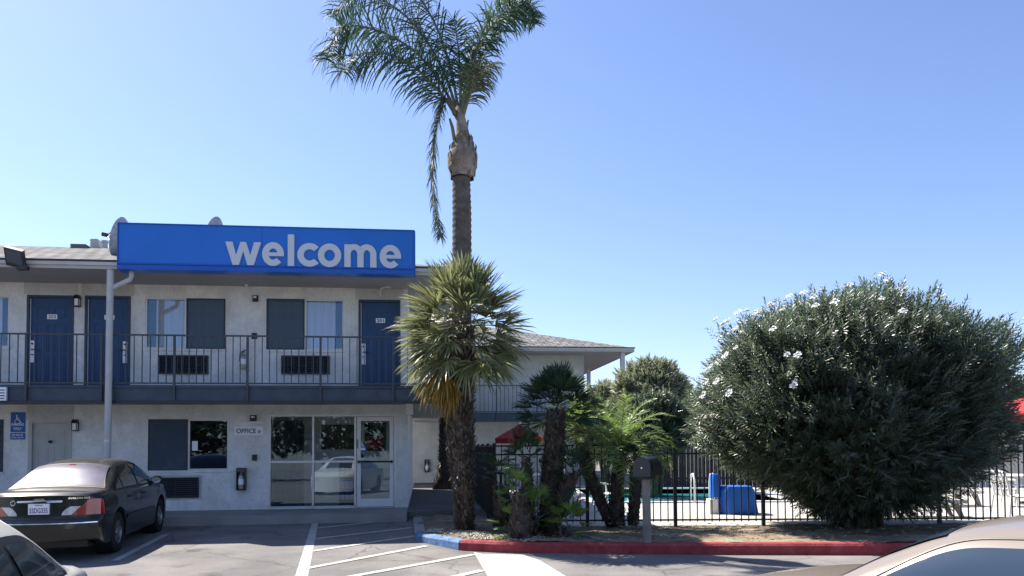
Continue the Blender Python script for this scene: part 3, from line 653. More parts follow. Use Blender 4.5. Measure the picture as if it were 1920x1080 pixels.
# security camera under the eaves, curved pipe stub, white junction box
s, z = fac(462,530,.2); t = thing_b('security_camera', 'tiny white camera under the soffit above the left upstairs window', 'camera', (s,-.2,SOF))
mb = MB(); mb.lathe([(.04,0),(.04,-.02),(.02,-.03),(.02,-.08)], n=12); mb.build('mount', M['white'], t); mb = MB(); mb.tube([(.03,.03,-.07),(-.05,-.09,-.13)], .032, 12); mb.build('camera_body', M['white'], t, smooth=True, angle=40)
s, z = fac(712,530,.3)
mb = MB(); mb.tube([(.25,0,0),(.12,0,-.01),(.03,0,-.04),(0,0,-.1),(0,0,-.24)], .026, 10); o = mb.build('pipe_stub', M['trim'], None, smooth=True); o.location = b2w(s,-.3,SOF-.01); o.rotation_euler = (0,0,TH); tag(o, 'short curved pale pipe hanging from the soffit above the right upstairs door', 'pipe')
s, z = fac(768,766,.5); t = thing_b('flood_light_box', 'white box lamp under the balcony at the right corner of the office wall', 'lamp', (s,-.5,z))
mb = MB(); mb.box(-.075,.075,-.1,.1,-.14,.15); mb.build('housing', M['white'], t); mb = MB(); mb.box(-.16,.2,-.02,.02,.15,SB+.02-z); mb.build('bracket', M['darkgrey'], t)
# office plaque
s, z = fac(466.5,808); t = thing_b('office_sign', 'white OFFICE plaque on the wall left of the glass front', 'sign', (s,0,z))
mb = MB(); mb.box(-.315,.315,-.02,0,-.10,.10); text(mb, 'OFFICE »', 0, 0, .53, .105, -.0225, mi=1); mb.build('plaque', [M['plaque'], M['ink']], t, fix=False)
mb = MB(); mb.box(-.31,.31,-.05,0,.17,.20); mb.build('light_strip', M['plaque'], t)
# parking signs
s, z = fac(34,798); t = thing_b('parking_sign', 'blue accessible parking sign with a wheelchair symbol on the lower left wall', 'sign', (s,0,z))
hw = .148; zt_ = fac(34,773)[1]-z; zb_ = fac(34,824)[1]-z
mb = MB(); mb.box(-hw,hw,-.015,0,zb_+.16,zt_,0); mb.box(-hw,hw,-.02,0,zb_,zb_+.14,0)
zc = zt_-.16
def wc(mb, cx, cz, s):
    y = -.019
    def seg(a, b, w):
        a = Vector(a); b = Vector(b); u = (b-a).normalized(); q = Vector((-u.y,u.x))*w/2
        mb.add([(cx+p.x*s, y, cz+p.y*s) for p in (a-q,b-q,b+q,a+q)], [(0,1,2,3)], 1)
    n = 14; mb.add([(cx-.1*s+.12*s*math.cos(2*math.pi*i/n), y, cz+.80*s+.12*s*math.sin(2*math.pi*i/n)) for i in range(n)], [tuple(range(n))], 1)
    seg((-.1,.66),(-.05,.1),.14); seg((-.08,.4),(.3,.38),.09); seg((-.06,.1),(.36,.08),.12); seg((.34,.1),(.5,-.42),.12); seg((.5,-.42),(.68,-.36),.1)
    P = [(.40*math.cos(R(a)), -.22+.40*math.sin(R(a))) for a in range(120, 381, 20)]
    for a, b in zip(P, P[1:]): seg(a, b, .09)
wc(mb, -.01, zc-.02, .13)
text(mb, 'PARKING', 0, zb_+.325, .25, .055, -.0175, mi=1); text(mb, 'ONLY', 0, zb_+.235, .17, .06, -.0175, mi=1)
text(mb, 'MINIMUM', 0, zb_+.098, .22, .032, -.0225, mi=1); text(mb, 'FINE $250', 0, zb_+.042, .24, .032, -.0225, mi=1)
mb.build('sign_plate', [M['hcblue'], M['plaque']], t, fix=False)
s, z = fac(2,738,RN+.03); t = thing_b('notice_board', 'white notice sign fixed on the balcony edge at far left', 'sign', (s,-RN-.03,z))
mb = MB(); mb.box(-.2,.1,-.012,.04,-.14,.13,0)
for i in range(4): mb.box(-.17,.07,-.0145,-.012,.06-i*.055,.08-i*.055,1)
mb.build('board', [M['plaque'], M['ink']], t, fix=False)
# fire extinguishers
def extinguisher(name, lab, loc, cab=True, h=.5):
    t = thing(name, lab, 'fire extinguisher', loc, TH, 'fire extinguishers on the walls')
    if cab:
        mb = MB(); frame(mb, -.10,.10,-.25,.25,-.14,0,.014); mb.quad((-.09,-.01,-.24),(.09,-.01,-.24),(.09,-.01,.24),(-.09,-.01,.24)); mb.box(-.08,.08,-.145,-.135,.16,.23); mb.build('cabinet', M['cabinet'], t, fix=False)
    mb = MB(); mb.lathe([(0,-.22),(.062,-.22),(.066,-.2),(.066,.05),(.045,.1),(.02,.12),(.02,.16),(0,.16)], (0,-.085,0), 18); mb.build('cylinder', M['extred'], t, smooth=True, angle=50)
    mb = MB(); mb.lathe([(.0675,-.12),(.0675,.0)], (0,-.085,0), 18); mb.build('instruction_label', M['plaque'], t, smooth=True, fix=False)
    mb = MB(); mb.tube([(0,-.085,.15),(.02,-.1,.2),(.09,-.1,.19)], .012, 6); mb.tube([(-.01,-.1,.16),(-.06,-.12,.1),(-.075,-.11,-.05)], .011, 6); mb.box(-.03,.03,-.1,-.07,.155,.18); mb.build('nozzle', M['black'], t)
    return t
s, z = fac(454,898); extinguisher('fire_extinguisher', 'fire extinguisher in a dark cabinet on the lower wall beside the office', b2w(s,0,z))
s, z = fac(457.5,674); extinguisher('fire_extinguisher', 'fire extinguisher on the upper wall between the windows behind the railing', b2w(s,0,z+.0), False)
s, z = fac(800.5,873,-12.5); extinguisher('fire_extinguisher', 'distant fire extinguisher on the shaded rear wing wall by the passage', b2w(s,12.5,z))
# floodlight on the eave at left
s, z = fac(28,483,1.75); t = thing_b('floodlight', 'grey square floodlight tilted up on the eave at far left', 'floodlight', (s,-1.75,z))
mb = MB(); rot = Matrix.Rotation(R(14),3,'Y') @ Matrix.Rotation(R(40),3,'X')
def rb(mb, x0,x1,y0,y1,z0,z1,mi=0):
    o = MB(); o.box(x0,x1,y0,y1,z0,z1); mb.add([rot @ Vector(v) for v in o.v], o.f, mi)
rb(mb,-.18,.18,-.03,.05,-.2,.2); rb(mb,-.15,.15,.05,.09,-.17,.17)
mb.build('lamp_head', M['darkgrey'], t); mb = MB(); rb(mb,-.15,.15,-.034,-.03,-.12,.17); rb(mb,-.15,.15,-.036,-.034,.02,.03); mb.build('lamp_glass', M['lampglass'], t)
mb = MB(); mb.box(.0,.07,.05,.2,-.22,-.05); mb.box(.05,.2,.04,.16,-.22,-.14); mb.build('bracket', M['darkgrey'], t)
# satellite dishes
def dish(lab, c, aim, r, boom=True):
    t = thing('satellite_dish', lab, 'satellite dish', c, 0, 'satellite dishes on the roof'); q = Vector(aim).to_track_quat('Z','Y')
    def T(v): return q @ Vector(v)
    mb = MB(); n = 28; pr = [(r*i/8, .55*r*(i/8)**2) for i in range(1,9)]; o = MB(); o.lathe(pr, n=n); o.add([(pr[0][0]*math.cos(2*math.pi*k/n), pr[0][0]*math.sin(2*math.pi*k/n), pr[0][1]) for k in range(n)], [tuple(range(n))])
    mb.add([T(v) for v in o.v], o.f); mb.build('reflector', M['mesh'], t, smooth=True, fix=False)
    mb = MB(); f = T((0,0,1.1*r))
    for a in (90, 210, 330): mb.tube([T((r*.95*math.cos(R(a)), r*.95*math.sin(R(a)), .5*r)), f], .012, 6)
    mb.tube([f, f+T((0,0,.12))], .05, 8); mb.build('feed_arm', M['darkgrey'], t)
    mb = MB(); mb.tube([(0,0,0),(.0,.1,-.25),(0,.12,-1.0)], .04, 8); mb.build('mast', M['darkgrey'], t)
M['mesh'] = mat('dish_grey', (.42,.43,.43), .6, .3, var=.2, vscale=12)
def bworld(px, py, n): s, z = fac(px, py, n); return b2w(s, -n, z)
dish('larger grey satellite dish behind the left sign end, its feed tripod showing', bworld(246,452,-1.0), (-1.0,-.10,.24), .50)
dish('grey satellite dish peeping over the sign top above the letter w', bworld(416,441,-1.6), (-1,.05,.35), .40)
# ================================================================ rear wing
wing = thing('motel_wing', 'rear two storey stucco wing with a low hip roof and an end balcony', 'building', BO, TH)
WY, WS = 12.5, 6.77
mb = MB(); wall_holes(mb, -3, WS, .2, SOF, [], WY); mb.quad((WS,WY,.2),(WS,WY+18,.2),(WS,WY+18,SOF),(WS,WY,SOF)); mb.quad((-3,WY+18,.2),(-3,WY,.2),(-3,WY,SOF),(-3,WY+18,SOF))
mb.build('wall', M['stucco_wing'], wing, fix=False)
hip('roof', -3.2, 8.45, WY-1.3, WY+20, EZ, 'shingle', wing, left_hip=True)
mb = MB(); mb.box(-3.2, 8.4, WY-1.28, WY+19.9, SOF, SOF+.03); mb.build('soffit', M['soffit'], wing)
mb = MB(); mb.box(BR+.06, 8.3, WY-1.3, WY-.003, SB+.02, FZ); mb.box(WS+.003, 8.3, WY-.003, WY+18, SB+.02, FZ); mb.build('balcony_floor', M['soffit'], wing)
mb = MB(); mb.box(BR+.06, 8.35, WY-1.35, WY-1.3, SB, FZ+.02); mb.box(8.3, 8.35, WY-1.3, WY+18, SB, FZ+.02); mb.build('balcony_fascia', M['slate'], wing)
for y in (WY-1.2, WY+5, WY+11):
    mb = MB(); mb.box(7.98, 8.14, y, y+.16, FZ, SOF); mb.build('balcony_post', M['trim'], wing)
    mb = MB(); mb.box(7.98, 8.14, y, y+.16, .2, SB+.02); mb.build('ground_post', M['trim'], wing)
railing('wing_railing', 'dark picket railing along the rear wing balcony behind the palms', [(BR+.1,WY-1.38),(8.3,WY-1.38),(8.3,WY+8)], [.1, 1.65, 3.2, 4.75, 6.3, 8.5], (BR+.1,WY-1.38,FZ), FZ, 4.11)
# ================================================================ pool fence
pf = thing('pool_fence', 'black iron picket fence around the pool behind the planter', 'fence', (-.35, FENCE_Y, DZ))
fo = (-.35, FENCE_Y, DZ)
FT = 1.80; PZ = lambda: None
def fbar(mb, p, w, z0, z1): mb.box(p[0]-w, p[0]+w, p[1]-w, p[1]+w, z0, z1)
xsp = [3.0+1.62*k for k in range(-2, 6)]; fp = [(-.33, FENCE_Y)] + [(x, FENCE_Y) for x in xsp if x > .2] + [(12.0, FENCE_Y)]
back = [(-.33-.11*i*1.5, FENCE_Y+i*1.5) for i in range(0, 5)]
segs = list(zip(fp, fp[1:])) + list(zip(back, back[1:]))
for p in fp + back[1:]: mb = MB(); fbar(mb, p, .03, DZ-.05, FT+.03); mb.build('post', M['iron'], pf, fo)
for a, b in segs:
    a = Vector(a); b = Vector(b); u = (b-a).normalized(); q = Vector((-u.y,u.x))*.014; L = (b-a).length; mb = MB()
    for z in (DZ+.10, FT-.04, FT-.2):
        A = a+u*.03; B = b-u*.03; mb.add([(*(A-q),z),(*(B-q),z),(*(B+q),z),(*(A+q),z),(*(A-q),z+.03),(*(B-q),z+.03),(*(B+q),z+.03),(*(A+q),z+.03)], [(0,3,2,1),(4,5,6,7),(0,1,5,4),(1,2,6,5),(2,3,7,6),(3,0,4,7)])
    n = int(L/.128)
    for i in range(1, n): fbar(mb, a+u*(L*i/n), .009, DZ+.08, FT)
    mb.build('picket_panel', M['iron'], pf, fo)
# ================================================================ beyond the pool
def board_fence(name, lab, P0, P1, z0, z1, m, w=.14):
    t = thing(name, lab, 'fence', (P0[0],P0[1],z0)); a = Vector((*P0[:2],0)); b = Vector((*P1[:2],0)); L = (b-a).length; u = (b-a)/L; q = Vector((-u.y,u.x,0))
    mb = MB(); n = int(L/w); random.seed(5)
    for i in range(n):
        p = a+u*(i*w); e = p+u*(w-.012); d = random.uniform(0,.012); zt = z1+random.uniform(-.03,.03); f = q*d
        mb.add([(*(p+f).xy,z0),(*(e+f).xy,z0),(*(e+f+q*.02).xy,z0),(*(p+f+q*.02).xy,z0),(*(p+f).xy,zt),(*(e+f).xy,zt),(*(e+f+q*.02).xy,zt),(*(p+f+q*.02).xy,zt)], [(0,3,2,1),(4,5,6,7),(0,1,5,4),(1,2,6,5),(2,3,7,6),(3,0,4,7)])
    mb.build('board_panel', M[m], t, (P0[0],P0[1],z0), fix=False)
    mb = MB()
    for z in (z0+.3, z1-.3): mb.tube([a+q*.06+Vector((0,0,z)), b+q*.06+Vector((0,0,z))], .04, 4)
    mb.build('back_rail', M[m], t, (P0[0],P0[1],z0))
board_fence('board_fence', 'dark grey vertical board fence beyond the far side of the pool', (4.8,28.2), (13,28.0), DZ, 2.0, 'wood')
board_fence('pale_board_fence', 'pale weathered board fence far behind the pool furniture at right edge', (13.1,27.8), (24,24.5), DZ, 2.2, 'ramp', .18)
nb = thing('neighbour_house', 'low pale house with a grey roof beyond the pool at right edge', 'building', (24,38,0))
mb = MB(); mb.box(-4,10,0,8,.2,3.0); mb.build('wall', M['ramp'], nb)
mb = MB(); mb.add([(-4.6,-.6,3.0),(10.6,-.6,3.0),(10.6,8.6,3.0),(-4.6,8.6,3.0),(-1,4,4.3),(7,4,4.3)], [(0,1,5,4),(1,2,5),(2,3,4,5),(3,0,4),(3,2,1,0)]); mb.build('roof', M['shingle'], nb, fix=False)
mb = MB(); frame(mb, 0,1.6,1.1,2.3,-.05,.0,.06); mb.quad((.06,-.02,1.16),(1.54,-.02,1.16),(1.54,-.02,2.24),(.06,-.02,2.24)); mb.build('window', M['white'], nb, fix=False)
# pool lift under a blue cover
pl = thing('pool_lift', 'pool lift under a fitted bright blue cover at the pool edge', 'pool lift', (4.86,16.9,DZ))
def cover(prof, d0, d1, seed):
    mb = MB(); random.seed(seed)
    def fn(u, v):
        a = u*2*math.pi; k = 1+.03*math.sin(a*9+seed)*(1-v)+.02*math.sin(a*5)
        ex = lambda c: math.copysign(abs(c)**.55, c)
        r = prof(v); return (r[0]+r[1]*ex(math.cos(a))*k, r[2]*ex(math.sin(a))*k, r[3])
    mb.grid(fn, 48, 16); top = [fn(i/48, 1) for i in range(48)]; mb.add(top, [tuple(range(48))]); return mb
def pr1(v): return (.0+.05*(1-v), .36+.04*(1-v)-.06*max(0,v-.85)*6, .34, .02+.58*v)
def pr2(v): return (-.44, .095-.02*max(0,v-.8)*4, .14, .36+.5*v)
cover(pr1,0,0,1).build('cover', M['bluecloth'], pl, smooth=True, angle=60); cover(pr2,0,0,2).build('mast_cover', M['bluecloth'], pl, smooth=True, angle=60)
mb = MB(); mb.box(-.60,-.42,-.15,.15,.0,.32); mb.tube([(-.5,0,.3),(-.5,0,.42),(-.44,0,.45)], .03, 8); mb.build('base', M['plastic'], pl)
# umbrellas, table and chairs
def umbrella(lab, loc, r, zt, zr, hem=.14):
    t = thing('patio_umbrella', lab, 'umbrella', loc, .3, 'red patio umbrellas'); n = 8
    mb = MB(); vs = [(0,0,zt)]; 
    for k in range(n):
        a = 2*math.pi*k/n; vs.append((r*math.cos(a), r*math.sin(a), zr))
    for k in range(n):
        a = 2*math.pi*k/n; vs.append((r*.985*math.cos(a), r*.985*math.sin(a), zr-hem))
    for k in range(n):
        a = 2*math.pi*k/n; vs.append((r*.5*math.cos(a), r*.5*math.sin(a), zr+(zt-zr)*.56))
    fs = []
    for k in range(n):
        j = (k+1)%n; fs += [(0,17+k,17+j), (17+k,1+k,1+j,17+j), (1+k,9+k,9+j,1+j)]
    mb.add(vs, fs); mb.build('canopy', M['redcloth'], t, fix=False)
    mb = MB(); mb.tube([(0,0,0),(0,0,zt+.02)], .022, 8); mb.lathe([(0,zt+.10),(.03,zt+.07),(.02,zt+.02),(.05,zt)], n=8); mb.build('pole', M['alu'], t)
    mb = MB(); mb.lathe([(0,.0),(.26,.0),(.24,.06),(.05,.09),(.04,.3)], n=16); mb.build('base', M['darkgrey'], t)
    return t
U1 = at(976, 838, 18.0); U3 = at(975, 838, 22.0); umbrella('red patio umbrella open over the table behind the small palms', (U3.x, 22.0, DZ), .74, 2.10, 1.72)
U2 = at(1932, 838, 19.0); umbrella('red patio umbrella half hidden behind the right side of the big bush', (U2.x, 19.0, DZ), 1.2, 2.65, 2.2)
def table(lab, loc):
    t = thing('patio_table', lab, 'table', loc, 0, 'patio tables'); mb = MB(); mb.lathe([(0,.72),(.55,.72),(.56,.70),(.55,.68),(0,.68)], n=28); mb.build('tabletop', M['plastic'], t, smooth=True, angle=30)
    for k in range(4):
        a = R(45+90*k); mb = MB(); mb.tube([(.30*math.cos(a),.30*math.sin(a),.68),(.46*math.cos(a),.46*math.sin(a),0)], .022, 8); mb.build('leg', M['plastic'], t)
table('round pale patio table under the red umbrella behind the small palms', (U3.x+.05, 22.05, DZ))
table('round pale patio table near the right edge behind the pool fence', (12.6, 19.2, DZ))
def chair(lab, loc, rz, m='plastic', grp='patio chairs by the pool'):
    t = thing('patio_chair', lab, 'chair', loc, R(rz), grp)
    mb = MB(); mb.grid(lambda u, v: (-.24+.48*u, -.24+.46*v, .43-.03*math.sin(v*3.14)), 6, 6); mb.grid(lambda u, v: (-.24+.48*u, -.24+.46*v, .41-.03*math.sin(v*3.14)), 6, 6, flip=True); mb.build('seat', M[m], t, smooth=True, fix=False)
    mb = MB()
    for i in range(5): x = -.2+.1*i; mb.tube([(x,.22,.42),(x,.27,.65),(x,.33,.88)], .022, 6)
    mb.tube([(-.23,.34,.89),(0,.36,.92),(.23,.34,.89)], .03, 6); mb.build('backrest', M[m], t)
    for sx in (-1,1):
        mb = MB(); mb.tube([(sx*.25,-.2,0),(sx*.26,-.22,.42),(sx*.27,-.2,.63),(sx*.27,.25,.65)], .022, 6); mb.build('arm', M[m], t)
        mb = MB(); mb.tube([(sx*.23,.22,.43),(sx*.25,.3,0)], .022, 6); mb.build('leg', M[m], t)
    return t
chair('dark patio chair behind the small palms, left of the umbrella table', (U1.x-.55, 17.2, DZ), 180, 'black'); chair('dark patio chair behind the small palms, right of the umbrella pole', (U1.x+.75, 17.0, DZ), 170, 'black')
chair('white patio chair between the palm trunks behind the fence', (2.0,17.6,DZ), 100); chair('white patio chair behind the umbrella table by the leaning trunk', (1.25,19.4,DZ), 20)
cw = onz(1227, 918, DZ); chair('white patio chair far beyond the pool against the dark board fence', (cw.x, 27.3, DZ), 0)
chair('white patio chair nearest the right picture edge behind the fence', (10.3,16.0,DZ), 100); chair('white patio chair beside the right table, further from the fence', (11.7,18.4,DZ), 60); chair('white patio chair at the back of the right pool deck', (10.6,20.5,DZ), -30)
def lounger(lab, loc, rz):
    t = thing('pool_lounger', lab, 'lounger', loc, R(rz), 'loungers on the pool deck')
    mb = MB()
    for i in range(16): mb.box(-.3,.3,-.95+i*.08,-.89+i*.08,.34,.36)
    mb.build('slat_bed', M['tan'], t); mb = MB()
    for i in range(8): mb.add([(-.3,.35+i*.07,.36+i*.055),(.3,.35+i*.07,.36+i*.055),(.3,.40+i*.07,.40+i*.055),(-.3,.40+i*.07,.40+i*.055)], [(0,1,2,3)])
    mb.build('backrest', M['tan'], t, fix=False)
    for sx in (-1,1): mb = MB(); mb.box(sx*.32-.03,sx*.32+.03,-.97,.95,.30,.37); mb.build('side_rail', M['plastic'], t)
    for sx in (-1,1):
        for y in (-.75,.6): mb = MB(); mb.add([(sx*.3-.03,y-.05,.3),(sx*.3+.03,y-.05,.3),(sx*.3+.03,y+.08,.3),(sx*.3-.03,y+.08,.3),(sx*.3-.03,y-.16,0),(sx*.3+.03,y-.16,0),(sx*.3+.03,y-.09,0),(sx*.3-.03,y-.09,0)], [(0,1,2,3),(0,4,5,1),(1,5,6,2),(2,6,7,3),(3,7,4,0)]); mb.build('leg', M['tan'], t, fix=False)
lounger('tan pool lounger with splayed legs right of the big bush trunk', (8.15,15.9,DZ), 80); lounger('tan pool lounger further back on the sunny deck', (10.2,18.6,DZ), 100)
# pool ladder
lp = onz(1335, 947, DZ); t = thing('pool_ladder', 'white pool ladder rails at the near pool edge', 'ladder', (lp.x,20.3,DZ))
for dx in (-.25,.25): mb = MB(); mb.tube([(dx,-.2,0),(dx,-.2,.6),(dx,-.05,.75),(dx,.15,.72),(dx,.25,.5),(dx,.25,-.8)], .025, 8); mb.build('rail', M['plastic'], t, smooth=True)
mb = MB(); [mb.box(-.25,.25,.22,.30,-.15-.28*i,-.12-.28*i) for i in range(3)]; mb.build('step', M['plastic'], t)
# ================================================================ mailbox
mp = onz(1214, 1019, DZ); t = thing('mailbox', 'black arched mailbox on a weathered grey wooden post in the planter', 'mailbox', (mp.x, mp.y, DZ), R(-32))
d = mp.y; sc = d/F
zb = (1019-893)*sc; zt = (1019-857)*sc
pz = MB(); pr = Matrix.Rotation(R(32),3,'Z'); o = MB()
o.add([(-.055,-.05,-.05),(.055,-.05,-.05),(.055,.05,-.05),(-.055,.05,-.05),(-.068,-.05,zb-.05),(.042,-.05,zb-.05),(.042,.05,zb-.05),(-.068,.05,zb-.05)], [(0,3,2,1),(4,5,6,7),(0,1,5,4),(1,2,6,5),(2,3,7,6),(3,0,4,7)])
pz.add([pr @ Vector(v) for v in o.v], o.f); pz.build('post', M['postwood'], t)
mb = MB(); mb.box(-.07,.07,-.16,.2,zb-.05,zb-.015); mb.build('bracket', M['black'], t)
h = zt-zb; w2 = .13; prof = [(-w2,zb),(w2,zb),(w2,zb+h*.5)] + [(w2*math.cos(R(a)), zb+h*.5+h*.5*math.sin(R(a))) for a in range(15,180,15)] + [(-w2,zb+h*.5)]
mb = MB(); mb.prism(prof, -.17, .24); mb.build('box', M['black'], t, smooth=True, angle=40)
prof2 = [(x*1.05, zb+(z-zb)*1.03-.008) for x, z in prof]; mb = MB(); mb.prism(prof2, -.205, -.172); mb.build('door', M['darkgrey'], t, smooth=True, angle=40)
mb = MB(); mb.lathe([(0,-.225),(.014,-.223),(.012,-.205)], (.01,0,zb+h*.42), 10, 'Y'); mb.build('door_knob', M['steel'], t)
mb = MB(); mb.box(w2+.004,w2+.012,-.1,-.06,zb+.08,zb+.22); mb.build('flag', M['black'], t)
# ================================================================ vegetation
UP = Vector((0,0,1))
def rnd(a, b): return random.uniform(a, b)
def strip(mb, pts, wid, side, mi=0):
    """flat tapering strip through pts, widths wid, across direction side"""
    vs = []; fs = []; n = len(pts)
    for i, p in enumerate(pts):
        if wid[i] > 1e-5: vs += [p-side*wid[i]/2, p+side*wid[i]/2]
        else: vs.append(p)
    for i in range(n-1):
        if wid[i+1] > 1e-5: fs.append((2*i, 2*i+1, 2*i+3, 2*i+2))
        else: fs.append((2*i, 2*i+1, 2*i+2))
    mb.add(vs, fs, mi)
def fan_leaf(mb, base, d, pet, rad, nseg=20, spread=150, droop=.25, w=.038, mi=0, pm=1, sag=.1, fold=.25):
    d = d.normalized(); side = d.cross(UP)
    if side.length < .1: side = Vector((1,0,0))
    side.normalize(); side = (Matrix.Rotation(rnd(-.5,.5), 3, d) @ side); nrm = side.cross(d).normalized()
    hub = base + d*pet - UP*sag*pet
    strip(mb, [base, base+d*pet*.5-UP*sag*pet*.3, hub], [.03,.022,.018], side, pm)
    d = (hub-base).normalized(); nrm = side.cross(d).normalized()
    for i in range(nseg):
        a = R(spread)*(i/(nseg-1)-.5); L = rad*(1-.35*abs(i/(nseg-1)-.5)**1.5*2)*rnd(.88,1.08)
        e = (d*math.cos(a) + side*math.sin(a)).normalized(); e = (e + nrm*fold*abs(math.sin(a)) + nrm*rnd(-.09,.09)).normalized()
        s2 = (e.cross(nrm)+nrm*rnd(-.55,.55)).normalized()
        p1 = hub+e*L*.55; dr = droop*rnd(.3,1.5)
        p2 = hub+e*L*.82-UP*L*dr*.22; p3 = hub+e*L*.98-UP*L*dr*.55
        strip(mb, [hub, p1, p2, p3], [.006, w, w*.62, 0], s2, mi)
def fan_crown(c, n, pet, rad, mats, el0=88, el1=-45, nseg=20, droop=.25, dead=0, w=.038, seed=1, bias=None, dead_dir=None):
    """rosette of fan leaves; returns builders (live, dead)"""
    random.seed(seed); live = MB(); dd = MB(); ga = 2.39996
    for i in range(n):
        k = (i+.5)/n; el = R(el0+(el1-el0)*k**.85+rnd(-7,7)); az = i*ga+rnd(-.2,.2)
        d = Vector((math.cos(el)*math.cos(az), math.cos(el)*math.sin(az), math.sin(el)))
        b = c + Vector((math.cos(az)*.06, math.sin(az)*.06, -.35*k+.1))
        s = rnd(.85,1.12)
        fan_leaf(live, b, d, pet*s*(.75+.35*k), rad*s, nseg, rnd(120,175), droop*(.6+.8*k), w, 0, 1)
    for i in range(dead):
        az = (rnd(0,6.28) if dead_dir is None else dead_dir+rnd(-.7,.7)); el = R(rnd(-75,-40))
        d = Vector((math.cos(el)*math.cos(az), math.cos(el)*math.sin(az), math.sin(el)))
        fan_leaf(dd, c+Vector((0,0,-.35)), d, pet*rnd(.8,1.1), rad*rnd(.7,.95), nseg, rnd(70,120), .7, w, 0, 1, .3)
    return live, dd
def boots(path, radii, n, L=.10, seed=2, w=.05, out=.55):
    """old leaf bases covering a palm trunk"""
    random.seed(seed); mb = MB(); m = len(path)-1
    for i in range(n):
        t = (i+rnd(0,1))/n*m; k = min(int(t), m-1); f = t-k; p = path[k].lerp(path[k+1], f); r = radii[k]*(1-f)+radii[k+1]*f
        a = i*2.39996+rnd(-.3,.3); o = Vector((math.cos(a), math.sin(a), 0)); s = Vector((-math.sin(a), math.cos(a), 0)); q = p+o*r*.92; l = L*rnd(.6,1.3)
        tip = q + o*l*out*rnd(.6,1.3) + UP*l*rnd(.5,1.0)*(1 if rnd(0,1) < .85 else -.8); ww = w*rnd(.7,1.2)
        up = (UP*1.0-o*.3)*.018
        vs = [q-s*ww/2-UP*.02, q+s*ww/2-UP*.02, tip+s*ww*.22, tip-s*ww*.22, q-s*ww*.4+up, q+s*ww*.4+up]
        mb.add(vs, [(0,1,2,3),(4,3,2,5),(0,3,4),(1,5,2)])
    return mb
def trunk_path(px, Y):
    return [at(x, y, Y) for x, y in px]
def trunk(parent, path, radii, org, m='palm_trunk', nb=0, L=.1, seed=2, w=.05, out=.55, n=14):
    mb = MB(); mb.tube(path, radii, n)
    tr = mb.build('trunk', M[m], parent, org, smooth=True)
    if nb: boots(path, radii, nb, L, seed, w, out).build('leaf_bases', M['boot'], tr, org, fix=False)
    return tr
def fan_palm(lab, px, Y, rpx, crown, n, pet, rad, leafm, nb, seed, base_z=None, dead=0, dead_dir=None, grp=None, name='fan_palm', mats=('fan_dead',), el=(88,-45), nseg=20, L=.1, droop=.25, w=.038, bare=0):
    path = trunk_path(px, Y); org = tuple(path[0]); t = thing(name, lab, 'palm tree', path[0], 0, grp)
    radii = [r*Y/F for r in rpx]
    if bare: trunk(t, path[:bare+1], radii[:bare+1], org, 'bulb', 0); trunk(t, path[bare:], radii[bare:], org, 'palm_trunk', nb, L, seed, .05)
    else: trunk(t, path, radii, org, 'fan_trunk', nb, L, seed)
    lv, dd = fan_crown(at(*crown, Y), n, pet, rad, None, el[0], el[1], nseg, droop, dead, w, seed, dead_dir=dead_dir)
    lv.build('crown', [M[leafm], M['stalk_dark' if leafm == 'fan_dark' else 'rachis']], t, org, fix=False)
    if dead: dd.build('dead_leaves', [M[mats[0]], M['rachis']], t, org, fix=False)
    return t
# the big fan palm in front of the office corner
YP = 13.6
fan_palm('tall fan palm with shaggy trunk and yellowing lower leaves before the office corner', [(872,996),(871,960),(868,905),(864,840),(862,760),(864,690),(866,610)], YP, [15,13,21,24,26,27,20],
         (866,597), 92, .62, .66, 'fan', 1700, 11, dead=10, dead_dir=R(205), L=.12, el=(86,-48), nseg=26, droop=.16, w=.038)
# medium dark one
fan_palm('dark green fan palm of medium height left of the mailbox', [(1027,1003),(1030,960),(1034,900),(1040,830),(1042,770)], 13.2, [20,19,20,19,16], (1044,752), 54, .36, .40, 'fan_dark', 700, 12, L=.09, el=(88,-18), nseg=20, w=.03, droop=.10)
# dark palm by the passage, crown hidden behind the big one
fan_palm('dark palm standing in the shaded passage by the rear wing', [(832,918),(834,895),(835,840),(836,770),(900,650)][:4]+[(838,700)], 25.5, [22,13,12,11,10], (852,640), 36, .7, .85, 'fan_dark', 420, 13, L=.16, name='passage_palm')
# small ones
fan_palm('small young fan palm with a thick stub trunk nearest the red kerb', [(978,1016),(977,990),(975,950),(974,925)], 12.4, [20,20,16,9], (968,912), 14, .13, .22, 'fan_young', 120, 14, el=(85,0), nseg=15, w=.024, L=.09, grp='small fan palms in the planter')
fan_palm('slim young fan palm with a thin dark trunk behind the stub palm', [(996,1000),(992,960),(988,900),(986,860)], 13.0, [11,11,11,7], (984,845), 16, .16, .26, 'fan_dark', 150, 15, el=(85,-10), nseg=16, w=.024, L=.08, grp='small fan palms in the planter')
fan_palm('short dark fan palm by the corner of the pool fence', [(945,985),(943,950),(940,910)], 13.6, [17,17,12], (930,885), 12, .18, .28, 'fan_dark', 130, 16, el=(60,-5), nseg=15, w=.026, grp='small fan palms in the planter')
fan_palm('short fan palm leaning right beside the dark medium palm', [(1030,1004),(1045,960),(1066,910),(1074,888)], 12.9, [15,14,14,9], (1078,878), 16, .20, .28, 'fan_dark', 150, 17, el=(80,-15), nseg=15, w=.026, grp='small fan palms in the planter')
fan_palm('tiny bright fan palm sprouting low beside the medium trunk', [(1058,1008),(1060,990)], 12.6, [8,6], (1066,975), 12, .20, .26, 'fan_young', 14, 18, el=(80,5), nseg=14, w=.028, grp='small fan palms in the planter')
